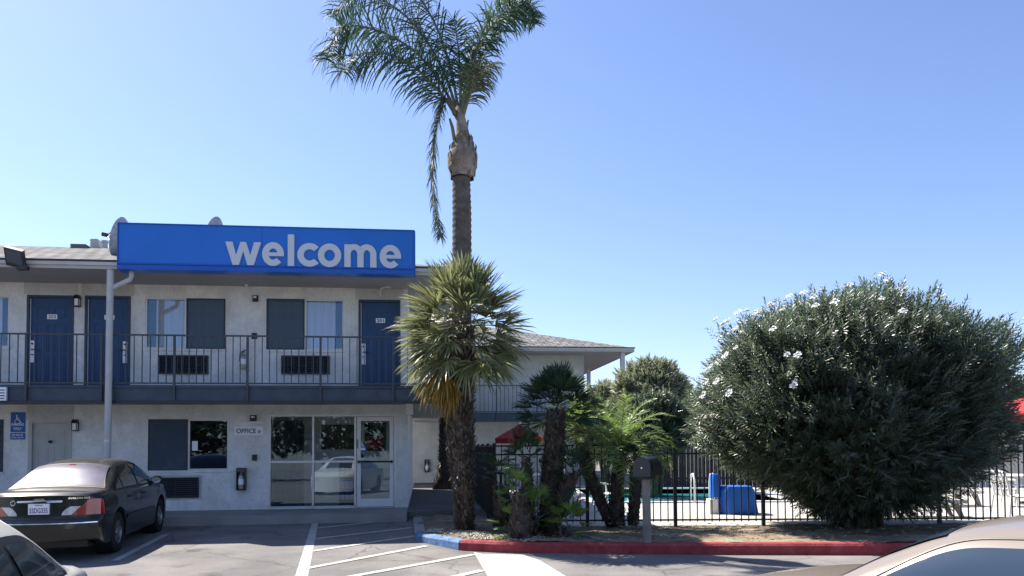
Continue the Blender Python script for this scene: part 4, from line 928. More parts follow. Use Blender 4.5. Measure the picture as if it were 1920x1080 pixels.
fan_palm('tiny bright fan palm tuft left of the stub trunk', [(962,1010),(960,985)], 12.6, [6,5], (958,975), 8, .17, .24, 'fan_young', 10, 19, el=(75,0), nseg=14, w=.026, grp='small fan palms in the planter')
fan_palm('pale young fan palm tuft between the stub and medium trunks', [(1004,1005),(1003,975)], 12.8, [6,5], (1004,955), 12, .22, .26, 'fan_young', 10, 20, el=(85,15), nseg=14, w=.026, grp='small fan palms in the planter')
# ---- feather leaves
def frond(pts, lw, n, droop, w=.022, both=True, rr=.018, side_hint=None, out=.5, seed=0, sub=4, mi=0, jitter=.25, up=.0):
    random.seed(seed); mb = MB(); P = []
    m = len(pts)
    for i in range(m-1):
        p0 = pts[max(i-1,0)]; p1 = pts[i]; p2 = pts[i+1]; p3 = pts[min(i+2,m-1)]
        for k in range(sub):
            t = k/sub; P.append(.5*((2*p1)+(-p0+p2)*t+(2*p0-5*p1+4*p2-p3)*t*t+(-p0+3*p1-3*p2+p3)*t**3))
    P.append(pts[-1]); L = len(P)-1
    mb.tube(P, [rr*(1-.85*i/L) for i in range(L+1)], 5, 1)
    for i in range(n):
        u = .16+.84*(i+.5)/n; t = u*L; k = min(int(t), L-1); p = P[k].lerp(P[k+1], t-k); tan = (P[k+1]-P[k]).normalized()
        s = tan.cross(UP); s = s.normalized() if s.length > .2 else (side_hint or Vector((1,0,0)))
        nn = s.cross(tan).normalized()
        ll = lw*(math.sin(math.pi*min(1,(.12+.80*u)))**.6)*rnd(.8,1.15)
        for sg in (-1, 1):
            th = rnd(-1,1)*jitter
            d = (s*sg*(1-out*.3) + tan*out*rnd(.7,1.2) + nn*(up+th)).normalized()
            q = p; pp = [q]; dd = d.copy()
            for h in range(4):
                q = q + dd*ll/4; pp.append(q); dd = (dd - UP*droop*rnd(.6,1.3)*(h+1)*.35).normalized()
            ac = d.cross(tan); ac = (tan + ac.normalized()*rnd(-.6,.6)).normalized()
            strip(mb, pp, [w*.6, w, w*.9, w*.6, 0], ac, mi)
    return mb
def pxs(l, Y0, Y1): n = len(l)-1; return [at(x, y, Y0+(Y1-Y0)*(i/n)**1.2) for i, (x, y) in enumerate(l)]
# the tall feather palm
YQ = 14.0
path = trunk_path([(870,978),(868,900),(866,700),(865,560),(866,460),(866,400),(865,345),(866,333)], YQ); org = tuple(path[0])
qp = thing('feather_palm', 'very tall slender feather palm with a ringed grey trunk rising above the sign', 'palm tree', path[0])
mb = MB(); rad = [.19,.185,.18,.178,.175,.172,.165,.16]; P = []; RR = []
for i in range(len(path)-1):
    L = (path[i+1]-path[i]).length; n = max(2, int(L/.035))
    for k in range(n):
        f = k/n; P.append(path[i].lerp(path[i+1], f)); RR.append((rad[i]*(1-f)+rad[i+1]*f)*(1+.035*((len(P)%3)-1)+rnd(-.012,.012)))
P.append(path[-1]); RR.append(.16); mb.tube(P, RR, 20); mb.build('trunk', M['palm_trunk'], qp, org, smooth=True)
bl = trunk_path([(866,334),(867,322),(867,303),(868,285),(868,268),(867,250),(866,238),(864,222),(860,200)], YQ); br = [.155,.245,.275,.25,.175,.125,.105,.085,.06]
mb = MB(); mb.tube([bl[0].lerp(bl[1],.3)] + bl[1:], br, 20); cs = mb.build('crownshaft', M['bulb'], qp, org, smooth=True)
random.seed(4); o = MB()
for i in range(30):
    f = i/29; k = min(int(f*4), 3); p = bl[1+k]; r = br[1+k]; a = i*2.4
    e = Vector((math.cos(a), math.sin(a), 0)); s = Vector((-math.sin(a), math.cos(a), 0)); hh = rnd(.12,.2); q = p+e*(r*.93)
    o.add([q-s*.085-UP*.12, q+s*.085-UP*.12, q+s*.05+UP*hh*.6+e*.02, q+UP*hh+e*rnd(-.03,.03), q-s*.05+UP*hh*.6+e*.02], [(0,1,2,3,4)])
o.build('old_leaf_bases', M['bulb'], cs, org, fix=False)
mb = MB(); mb.tube(pxs([(852,262),(848,238),(843,222)],YQ-.1,YQ-.2), [.035,.03,.02], 6); mb.tube(pxs([(873,250),(878,225)],YQ,YQ), [.03,.015], 6); mb.build('cut_stalk', M['rachis'], cs, org)
FR = [  # pixel course, depth at tip, leaflet length, n, droop, seed
 ([(858,225),(843,185),(812,135),(772,92),(720,62),(668,48),(636,58),(618,92),(612,112)], 13.2, .62, 74, .36, 'queen'),
 ([(858,215),(838,150),(805,85),(760,30),(705,-5),(655,0),(630,30)], 14.8, .62, 66, .34, 'queen'),
 ([(860,210),(845,130),(822,60),(790,0),(745,-45),(690,-60)], 14.2, .62, 60, .36, 'queen'),
 ([(857,222),(836,188),(802,148),(755,112),(705,98),(662,108),(640,135)], 12.5, .60, 60, .36, 'queen'),
 ([(864,210),(872,165),(884,120),(905,75),(930,40),(958,15),(985,2),(1002,22)], 13.4, .42, 72, .30, 'queen'),
 ([(866,215),(880,165),(900,110),(930,60),(965,25),(990,20),(1004,45)], 14.9, .42, 66, .30, 'queen'),
 ([(866,210),(878,150),(895,90),(915,40),(945,0),(975,-15)], 14.4, .42, 58, .30, 'queen'),
 ([(868,220),(880,180),(893,150),(908,128),(925,120)], 12.9, .36, 40, .40, 'queen_old'),
 ([(863,205),(863,150),(860,100),(855,60),(850,35)], 14.0, .34, 30, .10, 'queen'),
]
for i, (l, y1, lw, n, dr, m) in enumerate(FR):
    frond(pxs(l, YQ, y1), lw*1.3, int(n*2.1), dr*2.0, .026, seed=30+i, out=.55, jitter=.8, rr=.032).build('frond', [M[m], M['rachis']], qp, org, fix=False)
o = frond(pxs([(852,215),(842,190),(832,190),(822,215),(814,265),(811,320),(814,370),(820,415),(826,445)], YQ-.1, YQ-.5), .42, 230, .8, .022, seed=50, out=.9, jitter=.5, sub=8, rr=.04, side_hint=Vector((0,1,0)))
tag(o.build('hanging_frond', [M['queen_hang'], M['rachis']], qp, org, fix=False), 'dying frond hanging straight down beside the trunk')
# arching feather palms beside the mailbox: a clump, each trunk its own palm
def date_palm(lab, px, Y, rpx, crown, n, Lf, leafm, seed, nb=160, el=(80,-10)):
    path = trunk_path(px, Y); org = tuple(path[0]); t = thing('date_palm', lab, 'palm tree', path[0], 0, 'arching feather palms beside the mailbox')
    trunk(t, path, [.76*r*Y/F for r in rpx], org, 'fan_trunk', nb, .09, seed)
    c = at(*crown, Y); random.seed(seed); big = MB()
    for i in range(n):
        k = (i+.5)/n; e = R(el[0]+(el[1]-el[0])*k+rnd(-6,6)); az = i*2.39996+rnd(-.2,.2); h = Vector((math.cos(az), math.sin(az), 0)); l = Lf*rnd(.8,1.1)
        P = [c]; d = (h*math.cos(e)+UP*math.sin(e))
        for s in range(5): P.append(P[-1]+d*l/5); d = (d-UP*.23*(1+.3*s)).normalized()
        st = random.getstate(); f = frond(P, .24, 26, .22, .022, seed=seed*40+i, out=.7, jitter=.2, rr=.012, sub=2, up=.25); random.setstate(st)
        off = len(big.v); big.v += f.v; big.f += [tuple(a+off for a in q) for q in f.f]; big.m += f.m
    big.build('crown', [M[leafm], M['rachis']], t, org, fix=False)
date_palm('bright green arching palm with a stout trunk left of the mailbox', [(1157,985),(1156,950),(1158,900),(1162,860)], 14.0, [19,17,16,14], (1164,846), 38, 1.2, 'date', 21)
date_palm('dark leaning palm whose trunk slants up to the left', [(1150,990),(1128,945),(1105,890),(1088,830)], 14.1, [14,14,16,15], (1084,812), 22, .85, 'date', 22, 200)
date_palm('dark short palm directly behind the mailbox post', [(1186,985),(1189,950),(1193,900),(1192,875)], 13.9, [12,14,16,12], (1192,862), 16, .6, 'fan_dark', 23, 120)
# ---- oleanders
def shoot(mb, p, d, n, ll, lw, st):
    d = d.normalized(); s = d.cross(UP); s = s.normalized() if s.length > .1 else Vector((1,0,0)); q = s.cross(d); a = rnd(0,6)
    for i in range(n):
        f = i/n; a += 2.1; o = (s*math.cos(a)+q*math.sin(a)); e = (d*(.45+.5*f)+o*(.9-.45*f)-UP*.12).normalized(); b = p+d*st*f; l = ll*rnd(.7,1.15)
        ac = e.cross(d); ac = ac.normalized() if ac.length > .05 else s
        m = b+e*l*.5; mb.add([b, m-ac*lw/2, b+e*l-UP*l*.08, m+ac*lw/2], [(0,1,2,3)])
def bush(parent, org, cen, rad, nshoot, m, seed, lobes, fl=0, ll=.14, lw=.026, zmin=.35, shape=None, inner=.35, core=0):
    random.seed(seed); mb = MB(); F_ = []; c = Vector(cen)
    def surf(d):
        k = 1+.16*noise.noise(d*2.2+Vector((seed,0,0)))+.13*noise.noise(d*5+Vector((0,seed,0)))
        e = Vector((d.x*rad[0], d.y*rad[1], d.z*rad[2]))*k
        if shape: e = shape(e, d)
        return e
    for i in range(nshoot):
        z = rnd(-1,1); a = rnd(0,2*math.pi); r = math.sqrt(1-z*z); d = Vector((r*math.cos(a), r*math.sin(a), z))
        e = surf(d); t = 1-inner*abs(random.gauss(0,.45))
        t -= .16*max(0, noise.noise(d*6.5+Vector((0,0,seed))))
        if rnd(0,1) < .22: t = rnd(.45,.9)
        tip = t+ (rnd(.0,.07) if rnd(0,1) < .25 else 0)
        p = c+e*tip
        if p.z < zmin: continue
        dd = (d*1.0+UP*rnd(.25,1.0)+Vector((rnd(-.5,.5),rnd(-.5,.5),rnd(-.3,.3))))
        shoot(mb, p, dd, 12, ll, lw, .22)
        if fl and t > .95 and d.z > .0: F_.append((p+dd.normalized()*.2, d))
    for i in range(core):            # larger filler leaves added inside the crown to stop light passing through
        z = rnd(-1,1); a = rnd(0,2*math.pi); r = math.sqrt(1-z*z); d = Vector((r*math.cos(a), r*math.sin(a), z)); p = c+surf(d)*rnd(.55,.86)
        if p.z > zmin: shoot(mb, p, d+Vector((rnd(-.8,.8),rnd(-.8,.8),rnd(-.6,.8))), 8, ll*1.6, lw*2.6, .2)
    cr = mb.build('crown', M[m], parent, org, fix=False)
    return F_
def stems(parent, org, base, tips, r):
    mb = MB(); random.seed(9)
    for t in tips:
        b = base+Vector((rnd(-.25,.25), rnd(-.2,.2), 0)); mid = b.lerp(t,.5)+Vector((rnd(-.15,.15),rnd(-.1,.1),.1)); mb.tube([b, b.lerp(mid,.5), mid, t], [r, r*.85, r*.6, r*.25], 6)
    mb.build('trunk', M['stem'], parent, org, smooth=True)
YB = 14.0
cen = at(1590, 762, YB); base = Vector((at(1622,900,YB-.2).x, YB-.2, DZ))
ol = thing('oleander_bush', 'huge rounded oleander bush with white blossoms in the planter', 'bush', base)
def oshape(e, d):
    e = e * (abs(d.x)**2.7+abs(d.y)**2.7+abs(d.z)**2.7)**(-1/2.7)      # squarer than an ellipsoid
    if d.z < -.45:
        k = (-d.z-.45)/.55; e.x *= 1-.42*k; e.y *= 1-.25*k; e.x += .25*k
    if d.x < -.2 and d.z > .3: e *= 1-.07*(-d.x)*d.z*2
    return e
FL = bush(ol, tuple(base), cen, (2.50,1.95,1.84), 16500, 'oleander', 3, None, 1, .125, .0225, .42, oshape, .25, 3500)
stems(ol, tuple(base), base, [cen+Vector((math.cos(a)*rnd(.6,1.6), math.sin(a)*rnd(.4,1.0), rnd(-1.3,.6))) for a in [i*.5 for i in range(16)]], .06)
random.seed(8); sel = random.sample([f for f in FL if f[1].y < .5 and (f[1].z > .45 or f[1].x < -.45)], 98)
fm = MB()
for k in range(26):
    a = k*2.4; r = .085*math.sqrt(k/26); c = Vector((r*math.cos(a), r*math.sin(a), rnd(-.03,.05))); n = Vector((rnd(-.6,.6),rnd(-.6,.6),1)).normalized(); s = n.orthogonal().normalized(); q = n.cross(s)
    for j in range(5):
        b = 2*math.pi*j/5; u = s*math.cos(b)+q*math.sin(b); v = s*-math.sin(b)+q*math.cos(b); fm.add([c, c+u*.022-v*.012+n*.008, c+u*.034+n*.012, c+u*.022+v*.012+n*.008], [(0,1,2,3)])
fm.m = [0]*len(fm.f); first = None
for p, d in sel:
    if first is None: o = fm.build('blossom', M['petal'], ol, fix=False); first = o
    else: o = first.copy(); C.objects.link(o); o.parent = ol
    o.location = p - base + d*.08 + UP*.05; o.rotation_euler = (Vector((d.x, d.y, d.z+.5))).to_track_quat('Z','Y').to_euler(); s = rnd(.34,.74); o.scale = (s,s,s)
def far_bush(lab, cpx, Y, rpx, n, m, seed, ll, lw, zm=.4, fl=0):
    c = at(*cpx, Y); b = Vector((c.x, Y, DZ)); t = thing('background_bush', lab, 'bush', b, 0, 'bushes behind the pool')
    r = (rpx[0]*Y/F, rpx[0]*Y/F*.7, rpx[1]*Y/F); bush(t, tuple(b), c, r, n, m, seed, None, 0, ll, lw, zm); stems(t, tuple(b), b, [c+Vector((rnd(-1,1)*r[0]*.5, 0, rnd(-.5,.4)*r[2])) for i in range(8)], .06)
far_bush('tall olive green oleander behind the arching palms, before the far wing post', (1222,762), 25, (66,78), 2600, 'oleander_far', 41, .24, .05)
far_bush('darker bush low behind the arching palms at the pool corner', (1230,800), 23.5, (60,55), 1200, 'oleander', 42, .24, .05)
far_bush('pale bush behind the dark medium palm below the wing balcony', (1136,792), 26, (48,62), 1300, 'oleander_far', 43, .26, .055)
far_bush('dense bush behind the pool furniture at the right picture edge', (1945,790), 34, (70,70), 1000, 'oleander', 44, .3, .07)
# dry litter and little weeds in the bed
random.seed(12); lm = MB()
def in_bed(x, y): return y > 11.75+max(0,-x)*.35 and y < 14.2 and x > -1.2
for i in range(1500):
    x = rnd(-1.3,9); y = rnd(11.7,14.2)
    if not in_bed(x, y): continue
    a = rnd(0,6.28); l = rnd(.02,.075); z = DZ+rnd(.02,.06); lm.add([(x,y,z),(x+l*math.cos(a)-.008,y+l*math.sin(a),z+rnd(0,.02)),(x+l*1.6*math.cos(a),y+l*1.6*math.sin(a),z+.004),(x+l*math.cos(a)+.008,y+l*math.sin(a)+.01,z)], [(0,1,2,3)])
tag(lm.build('leaf_litter', leafmat('dry_litter', (.16,.12,.07), (.42,.35,.23), .9, .0, .1), fix=False), 'dry leaf litter scattered over the planter soil', 'litter', kind='stuff')
gm = MB(); bpy.ops
for i in range(900):
    f = rnd(0,1); p = KF[0].lerp(KF[3], f) if f < .5 else KF[1].lerp(KF[3], rnd(0,1)); x = p.x+rnd(0,.25); y = p.y+rnd(.2,.8); r = rnd(.012,.035); z = DZ+.02
    v = [(x+rnd(-.4,.4)*r+r*a, y+r*b, z+r*c*.8) for a, b, c in ((1,0,0),(-1,0,0),(0,1,0),(0,-1,0),(0,0,1),(0,0,-1))]; gm.add(v, [(0,2,4),(2,1,4),(1,3,4),(3,0,4),(2,0,5),(1,2,5),(3,1,5),(0,3,5)])
tag(gm.build('gravel', leafmat('gravel_stone', (.22,.19,.15), (.55,.5,.42), .9, 0, .1), fix=False), 'pale gravel strewn behind the kerb corner', 'gravel', kind='stuff')
mb = MB(); mb.tube([onz(1062,998,DZ+.04), onz(1090,1003,DZ+.05), onz(1128,1013,DZ+.03)], [.03,.028,.02], 8); o = mb.build('fallen_stalk', M['rachis'], smooth=True); tag(o, 'pale fallen palm stalk lying on the soil', 'branch')
# trees behind the viewer, seen as reflections in the panes
def tree(lab, x, y, h, r, seed):
    b = Vector((x,y,gz(y))); t = thing('shade_tree', lab, 'tree', b, 0, 'trees across the car park'); random.seed(seed)
    mb = MB(); mb.tube([b, b+Vector((.1,0,h*.3)), b+Vector((.0,.1,h*.6))], [.25,.2,.1], 8)
    for k in range(5): a = k*1.25; mb.tube([b+Vector((.08,0,h*.35)), b+Vector((math.cos(a)*r*.5, math.sin(a)*r*.5, h*.62))], [.12,.04], 6)
    mb.build('trunk', M['stem'], t, tuple(b)); bush(t, tuple(b), b+Vector((0,0,h*.62)), (r,r,h*.4), 700, 'oleander', seed, None, 0, .5, .16, b.z+h*.2)
TL = ['leftmost','second from left','third from left','middle','third from right','second from right','rightmost']
for i, (x, y, h, r) in enumerate(((-24,-22,6,4.5),(-17,-23,6.5,4.6),(-10,-24,7,4.8),(-3,-25,6.5,4.5),(4,-24,7,4.8),(11,-25,6.5,4.6),(18,-23,6.5,4.6))): tree('leafy shade tree across the car park, %s in its row' % TL[i], x, y, h, r, 60+i)
# ================================================================ cars
def paint(name, col, metal=.0, dust=(.30,.27,.23), dk=.5, rough=.25):
    m = bpy.data.materials.new(name); m.use_nodes = True; t = m.node_tree; b = t.nodes['Principled BSDF']
    b.inputs['Roughness'].default_value = rough; b.inputs['Metallic'].default_value = metal; b.inputs['Coat Weight'].default_value = .45; b.inputs['Specular IOR Level'].default_value = .3; b.inputs['Coat Roughness'].default_value = .04
    g = t.nodes.new('ShaderNodeNewGeometry'); sx = t.nodes.new('ShaderNodeSeparateXYZ'); t.links.new(g.outputs['Normal'], sx.inputs[0])
    tc = t.nodes.new('ShaderNodeTexCoord'); n = t.nodes.new('ShaderNodeTexNoise'); n.inputs['Scale'].default_value = 7; n.inputs['Detail'].default_value = 7; t.links.new(tc.outputs['Object'], n.inputs['Vector'])
    mr = t.nodes.new('ShaderNodeMapRange'); mr.inputs[1].default_value = .5; mr.inputs[2].default_value = 1; mr.inputs[3].default_value = .0; mr.inputs[4].default_value = dk; t.links.new(sx.outputs[2], mr.inputs[0])
    mu = t.nodes.new('ShaderNodeMath'); mu.operation = 'MULTIPLY'; t.links.new(mr.outputs[0], mu.inputs[0])
    m2 = t.nodes.new('ShaderNodeMapRange'); m2.inputs[1].default_value = .3; m2.inputs[2].default_value = .7; m2.inputs[3].default_value = .55; m2.inputs[4].default_value = 1.1; t.links.new(n.outputs['Fac'], m2.inputs[0]); t.links.new(m2.outputs[0], mu.inputs[1])
    mx = t.nodes.new('ShaderNodeMix'); mx.data_type = 'RGBA'; t.links.new(mu.outputs[0], mx.inputs[0]); mx.inputs[6].default_value = (*col, 1); mx.inputs[7].default_value = (*dust, 1); t.links.new(mx.outputs[2], b.inputs['Base Color'])
    return m
M['paint_black'] = paint('black_car_paint', (.006,.009,.009), 0, (.33,.30,.26), .22)
M['paint_beige'] = paint('beige_car_paint', (.24,.20,.168), .1, (.27,.235,.205), .3)
M['paint_silver'] = paint('silver_car_paint', (.66,.63,.58), .0, (.6,.57,.52), .2)
M['carglass'] = mat('car_glass', (.012,.016,.018), .04, .7, coat=.6)
M['carglass_grey'] = mat('grey_car_glass', (.045,.055,.06), .04, .5)
M['carglass_blue'] = mat('tinted_car_glass', (.03,.05,.08), .02, .4)
M['rearglass'] = mat('dusty_rear_glass', (.10,.092,.135), .3, .25, coat=.2, var=.25, vscale=3)
M['tyre'] = mat('tyre_rubber', (.018,.018,.018), .85, .2)
M['rim'] = mat('alloy_rim', (.30,.30,.31), .35, .5, metal=.8)
M['rimdark'] = mat('dark_rim', (.02,.02,.022), .4, .4)
M['lampred'] = mat('tail_lamp_red', (.30,.012,.015), .15, .6, coat=1, var=.15, vscale=6)
M['lampclear'] = mat('lamp_clear', (.55,.56,.55), .15, .6, coat=1, var=.2, vscale=12)
M['chrome'] = mat('chrome', (.8,.8,.8), .12, .6, metal=1)
M['platebg'] = mat('plate_white', (.78,.79,.82), .4, .4)
M['plateink'] = mat('plate_blue', (.02,.03,.20), .5, .3)
TAB = [ # x, z_top, z_edge, w_edge, z_belt, w_belt, w_mid, w_low
 (0.00, .985,.965,.70,.90,.83,.86,.80),(.20,1.035,1.005,.76,.935,.855,.89,.85),(.55,1.06,1.025,.78,.955,.87,.905,.87),(.80,1.075,1.04,.77,.965,.875,.91,.88),
 (1.10,1.215,1.17,.685,.97,.878,.91,.88),(1.40,1.345,1.295,.625,.97,.878,.91,.88),(1.75,1.43,1.375,.595,.965,.878,.91,.88),(2.2,1.465,1.41,.59,.96,.878,.91,.88),(2.7,1.46,1.40,.595,.955,.876,.91,.88),
 (3.05,1.41,1.35,.61,.95,.875,.91,.88),(3.4,1.26,1.205,.655,.94,.872,.91,.88),(3.75,1.05,1.01,.74,.93,.868,.91,.88),(3.95,1.0,.965,.77,.92,.865,.91,.88),(4.4,.945,.91,.75,.86,.845,.89,.86),(4.7,.87,.84,.71,.79,.81,.86,.83),(4.87,.74,.72,.66,.68,.76,.80,.77)]
def prow(x):
    T = TAB; x = max(T[0][0], min(T[-1][0], x)); i = 0
    while i < len(T)-2 and x > T[i+1][0]: i += 1
    h = T[i+1][0]-T[i][0]; t = (x-T[i][0])/h; out = []
    for c in range(1, 8):
        y0, y1 = T[i][c], T[i+1][c]
        m0 = ((y1-T[i-1][c])/(T[i+1][0]-T[i-1][0]) if i else (y1-y0)/h)*h; m1 = ((T[i+2][c]-y0)/(T[i+2][0]-T[i][0]) if i < len(T)-2 else (y1-y0)/h)*h
        out.append((2*t**3-3*t*t+1)*y0+(t**3-2*t*t+t)*m0+(-2*t**3+3*t*t)*y1+(t**3-t*t)*m1)
    return out
AX = (1.12, 3.86); AR = .385; AZ_ = .32
def bottom(x):
    z = .20+.12*max(0,1-x/.5)
    for a in AX:
        if abs(x-a) < AR: z = max(z, AZ_+math.sqrt(AR*AR-(x-a)**2))
    return z
def section(x):
    zt, ze, we, zbel, wb, wm, wl = prow(x); zb = bottom(x); zm = max(.66, zb+.05); wbot = wl+(wm-wl)*max(0,min(1,(zb-.2)/.46))
    S = [(wbot-.05, zb), (wbot, zb+.02)]
    for k in range(1, 6): f = k/5; S.append((wbot+(wm-wbot)*math.sin(f*math.pi/2), zb+.02+(zm-zb-.02)*f))
    for k in range(1, 6): f = k/5; S.append((wb+(wm-wb)*math.cos(f*math.pi/2), zm+(zbel-.015-zm)*f))
    S.append((wb-.012, zbel+.008)); S.append((wb-.04, zbel+.022)); p4 = S[-1]
    for k in range(1, 9): f = k/8; b = (.035*math.sin(math.pi*f) - .035*max(0,(f-.7)/.3)**2)*min(1,(ze-p4[1])/.3); S.append((p4[0]+(we-p4[0])*f+b, p4[1]+(ze-p4[1])*f))
    for k in range(1, 9): v = 1-k/8; S.append((we*v-(.035*v**6*min(1,max(0,(ze-p4[1])/.3)) if v < 1 else 0)*0, ze+(zt-ze)*(1-v**2.4)))
    return S
def warp(p):
    x, y, z = p
    if x < .7:
        k = (1-x/.7)**2; s = min(1, max(0, (z-.58)/.09)); s = s*s*(3-2*s); u = min(1,max(0,(.36-z)/.16))
        x += k*.24*(abs(y)/.88)**2.6 + max(0,1-x/.35)*(s*(.085+.10*(z-.66)) + .05*u)
    if x > 4.1: k = ((x-4.1)/.77)**2; x -= k*.42*(abs(y)/.85)**2.4
    return (x, y, z)
def gpt(x, t, side, off=.004):
    S = section(x); a = 13+t*8; k = min(int(a), 20); f = a-k; y = S[k][0]*(1-f)+S[k+1][0]*f; z = S[k][1]*(1-f)+S[k+1][1]*f
    return warp((x, side*(y+off), z+off*.4))
def tpt(x, v, off=.004):
    zt, ze, we, *_ = prow(x); x2 = warp((x, v*we, ze+(zt-ze)*(1-abs(v)**2.4))); return (x2[0], x2[1], x2[2]+off)
def spt(x, z, side, off=.003):
    S = section(x); 
    for k in range(1, 13):
        if S[k][1] <= z <= S[k+1][1] or k == 12:
            f = 0 if S[k+1][1] == S[k][1] else max(0,min(1,(z-S[k][1])/(S[k+1][1]-S[k][1]))); y = S[k][0]*(1-f)+S[k+1][0]*f; break
    else: y = S[1][0]
    if z < S[1][1]: y = S[1][0]
    return warp((x, side*(y+off), z))
def cpt(y, z, off=.006): p = warp((0, y, z)); return (p[0]-off, p[1], p[2])
def car(name, lab, loc, heading, paintm, glassm, rearm, mirrors=True, gk=1.0, rv=.95, wv=.94, rim='rim', plate=True, badge=None, trim='black', details=True, pitch=None):
    t = thing(name, lab, 'car', loc, heading)
    if pitch is not None: t.rotation_euler = (0, pitch, heading)
    mb = MB(); xs = sorted({round(i*.04,4) for i in range(122)} | {4.87} | {round(a+AR*math.cos(R(q)),4) for a in AX for q in range(0,181,9)})
    rows = []
    for x in xs:
        S = section(x); L = [warp((x, y, z)) for y, z in S]; Rr = [warp((x, -y, z)) for y, z in S[:-1]]; rows.append(L + Rr[::-1])
    n = len(rows[0]); mb.v = [p for r in rows for p in r]
    for i in range(len(xs)-1):
        for j in range(n-1): a = i*n+j; mb.f.append((a, a+1, a+n+1, a+n))
    mb.m = [0]*len(mb.f)
    for x, fl in ((0, False), (4.87, True)):
        S = section(x); mb.grid(lambda u, v: warp((x, (2*v-1)*S[min(int(round(u*(len(S)-1))), len(S)-1)][0], S[min(int(round(u*(len(S)-1))), len(S)-1)][1])), len(S)-1, 18)
    bd = mb.build('body', M[paintm], t, smooth=True, angle=38)
    # dark underside and wheel wells
    mb = MB(); mb.box(.35, 4.6, -.62, .62, .2, .6); mb.box(.16,.5,-.7,.7,.22,.5); mb.build('underbody', M['black'], t)
    for a in AX:
        for s in (-1, 1):
            mb = MB(); mb.lathe([(.19,-.10),(.295,-.105),(.318,-.09),(.325,-.06),(.325,.06),(.318,.09),(.295,.105),(.19,.10)], (a, s*.785, .325), 36, 'Y'); w = mb.build('wheel', M['tyre'], t, smooth=True, angle=40)
            rb_ = MB(); y = s*.785+s*.085; rb_.lathe([(.0,y),(.055,y+s*.01),(.06,y-s*.01)], (a,0,.325), 16, 'Y'); rb_.lathe([(.185,y-s*.05),(.20,y+s*.012),(.215,y+s*.012),(.222,y-s*.01)], (a,0,.325), 36, 'Y')
            for k in range(5):
                q = R(90+72*k); e = Vector((math.cos(q),0,math.sin(q))); g = Vector((-math.sin(q),0,math.cos(q))); c = Vector((a,y,.325))
                for o in (-.34,.34):
                    e2 = (e+g*o*.55).normalized(); v = [c+e*.04-g*.02+g*o*.05, c+e*.04+g*.02+g*o*.05, c+e2*.2+g*.014, c+e2*.2-g*.014]; rb_.add(v+[p-Vector((0,s*.03,0)) for p in v], [(0,1,2,3),(0,4,5,1),(1,5,6,2),(2,6,7,3),(3,7,4,0)])
            rb_.build('rim', M[rim], w, smooth=False); dk = MB(); dk.lathe([(0,y-s*.06),(.19,y-s*.06)], (a,0,.325), 30, 'Y'); dk.build('brake_disc', M['rimdark'], w)
            wl = MB(); wl.lathe([(AR-.005,s*.60),(AR-.005,s*.855)], (a,0,AZ_), 36, 'Y'); wl.lathe([(0,s*.6),(AR-.005,s*.6)], (a,0,AZ_), 36, 'Y'); wl.build('wheel_well', M['black'], t, fix=False)
    # glass
    def side_patch(nm, m, x0, x1, t0, tf, s, off=.004, nx=48, parent=t):
        mb = MB(); mb.grid(lambda u, v: gpt(x0+(x1-x0)*u, t0+(tf(x0+(x1-x0)*u)-t0)*v, s, off), nx, 8); return mb.build(nm, m, parent, smooth=True, fix=True)
    def top_t(x):      # upper outline of the side glass
        r = min(1,max(0,(x-1.02)/.85)); f = min(1,max(0,(3.62-x)/.75)); return .06+.86*gk*(math.sin(r*math.pi/2)**.8)*(math.sin(f*math.pi/2)**.75)
    for s in (-1, 1):
        side_patch('window_surround', M[trim], 1.04, 3.6, -.01, lambda x: top_t(x)+.05, s, .003, 60)
        if trim != 'black':
            mb = MB(); P = [gpt(1.04+2.56*i/60, top_t(1.04+2.56*i/60)+.055, s, .004) for i in range(61)]; mb.tube(P, .006, 5); mb.build('window_trim', M['black'], t)
        side_patch('quarter_window', M[glassm], 1.12, 1.50, .05, lambda x: top_t(x)-.05 if x > 1.16 else .08, s, .010)
        side_patch('rear_door_window', M[glassm], 1.55, 2.36, .05, lambda x: top_t(x)-.04, s, .010)
        side_patch('front_door_window', M[glassm], 2.46, 3.50, .05, lambda x: max(.06, top_t(x)-.05), s, .010)
    def top_patch(nm, m, x0, x1, v0, v1, off, vf=None, parent=t):
        mb = MB(); mb.grid(lambda u, v: tpt(x0+(x1-x0)*u, (vf(x0+(x1-x0)*u) if vf else 1)*(v0+(v1-v0)*v), off), 16, 16); return mb.build(nm, M[m], parent, smooth=True)
    top_patch('rear_window_seal', 'black', .80, 1.63, -1, 1, .003, lambda x: rv+.035); rw = top_patch('rear_window', rearm, .84, 1.58, -1, 1, .006, lambda x: rv)
    if details: mb = MB(); mb.grid(lambda u, v: tpt(1.50+.04*u, -.09+.18*v, .009), 2, 6); mb.build('stop_lamp', M['lampred'], rw, smooth=True)
    top_patch('windscreen', glassm, 3.08, 3.80, -1, 1, .005, lambda x: wv)
    # door shut lines, handles, mirror
    for s in (-1, 1):
        mb = MB()
        for x, z0, z1 in ((1.58,.72,.95),(2.41,.28,.95),(3.52,.66,.93)):
            P = [(x+(.14*max(0,(.72-z)/.4) if x > 3 else (-.03*max(0,(.7-z)) if x < 2 else 0)), z) for z in [z0+(z1-z0)*i/10 for i in range(11)]]
            for (xa, za), (xb, zb2) in zip(P, P[1:]): mb.quad(spt(xa-.004,za,s,.002), spt(xa+.004,za,s,.002), spt(xb+.004,zb2,s,.002), spt(xb-.004,zb2,s,.002))
        for i in range(20): xa = 1.58+.1*i; mb.quad(spt(xa,.28,s,.002), spt(xa+.1,.28,s,.002), spt(xa+.1,.288,s,.002), spt(xa,.288,s,.002)) if abs(xa-AX[0]) > .45 and abs(xa+.1-AX[1]) > .45 else None
        mb.build('door_gap', M['black'], t, fix=False)
        mb = MB()
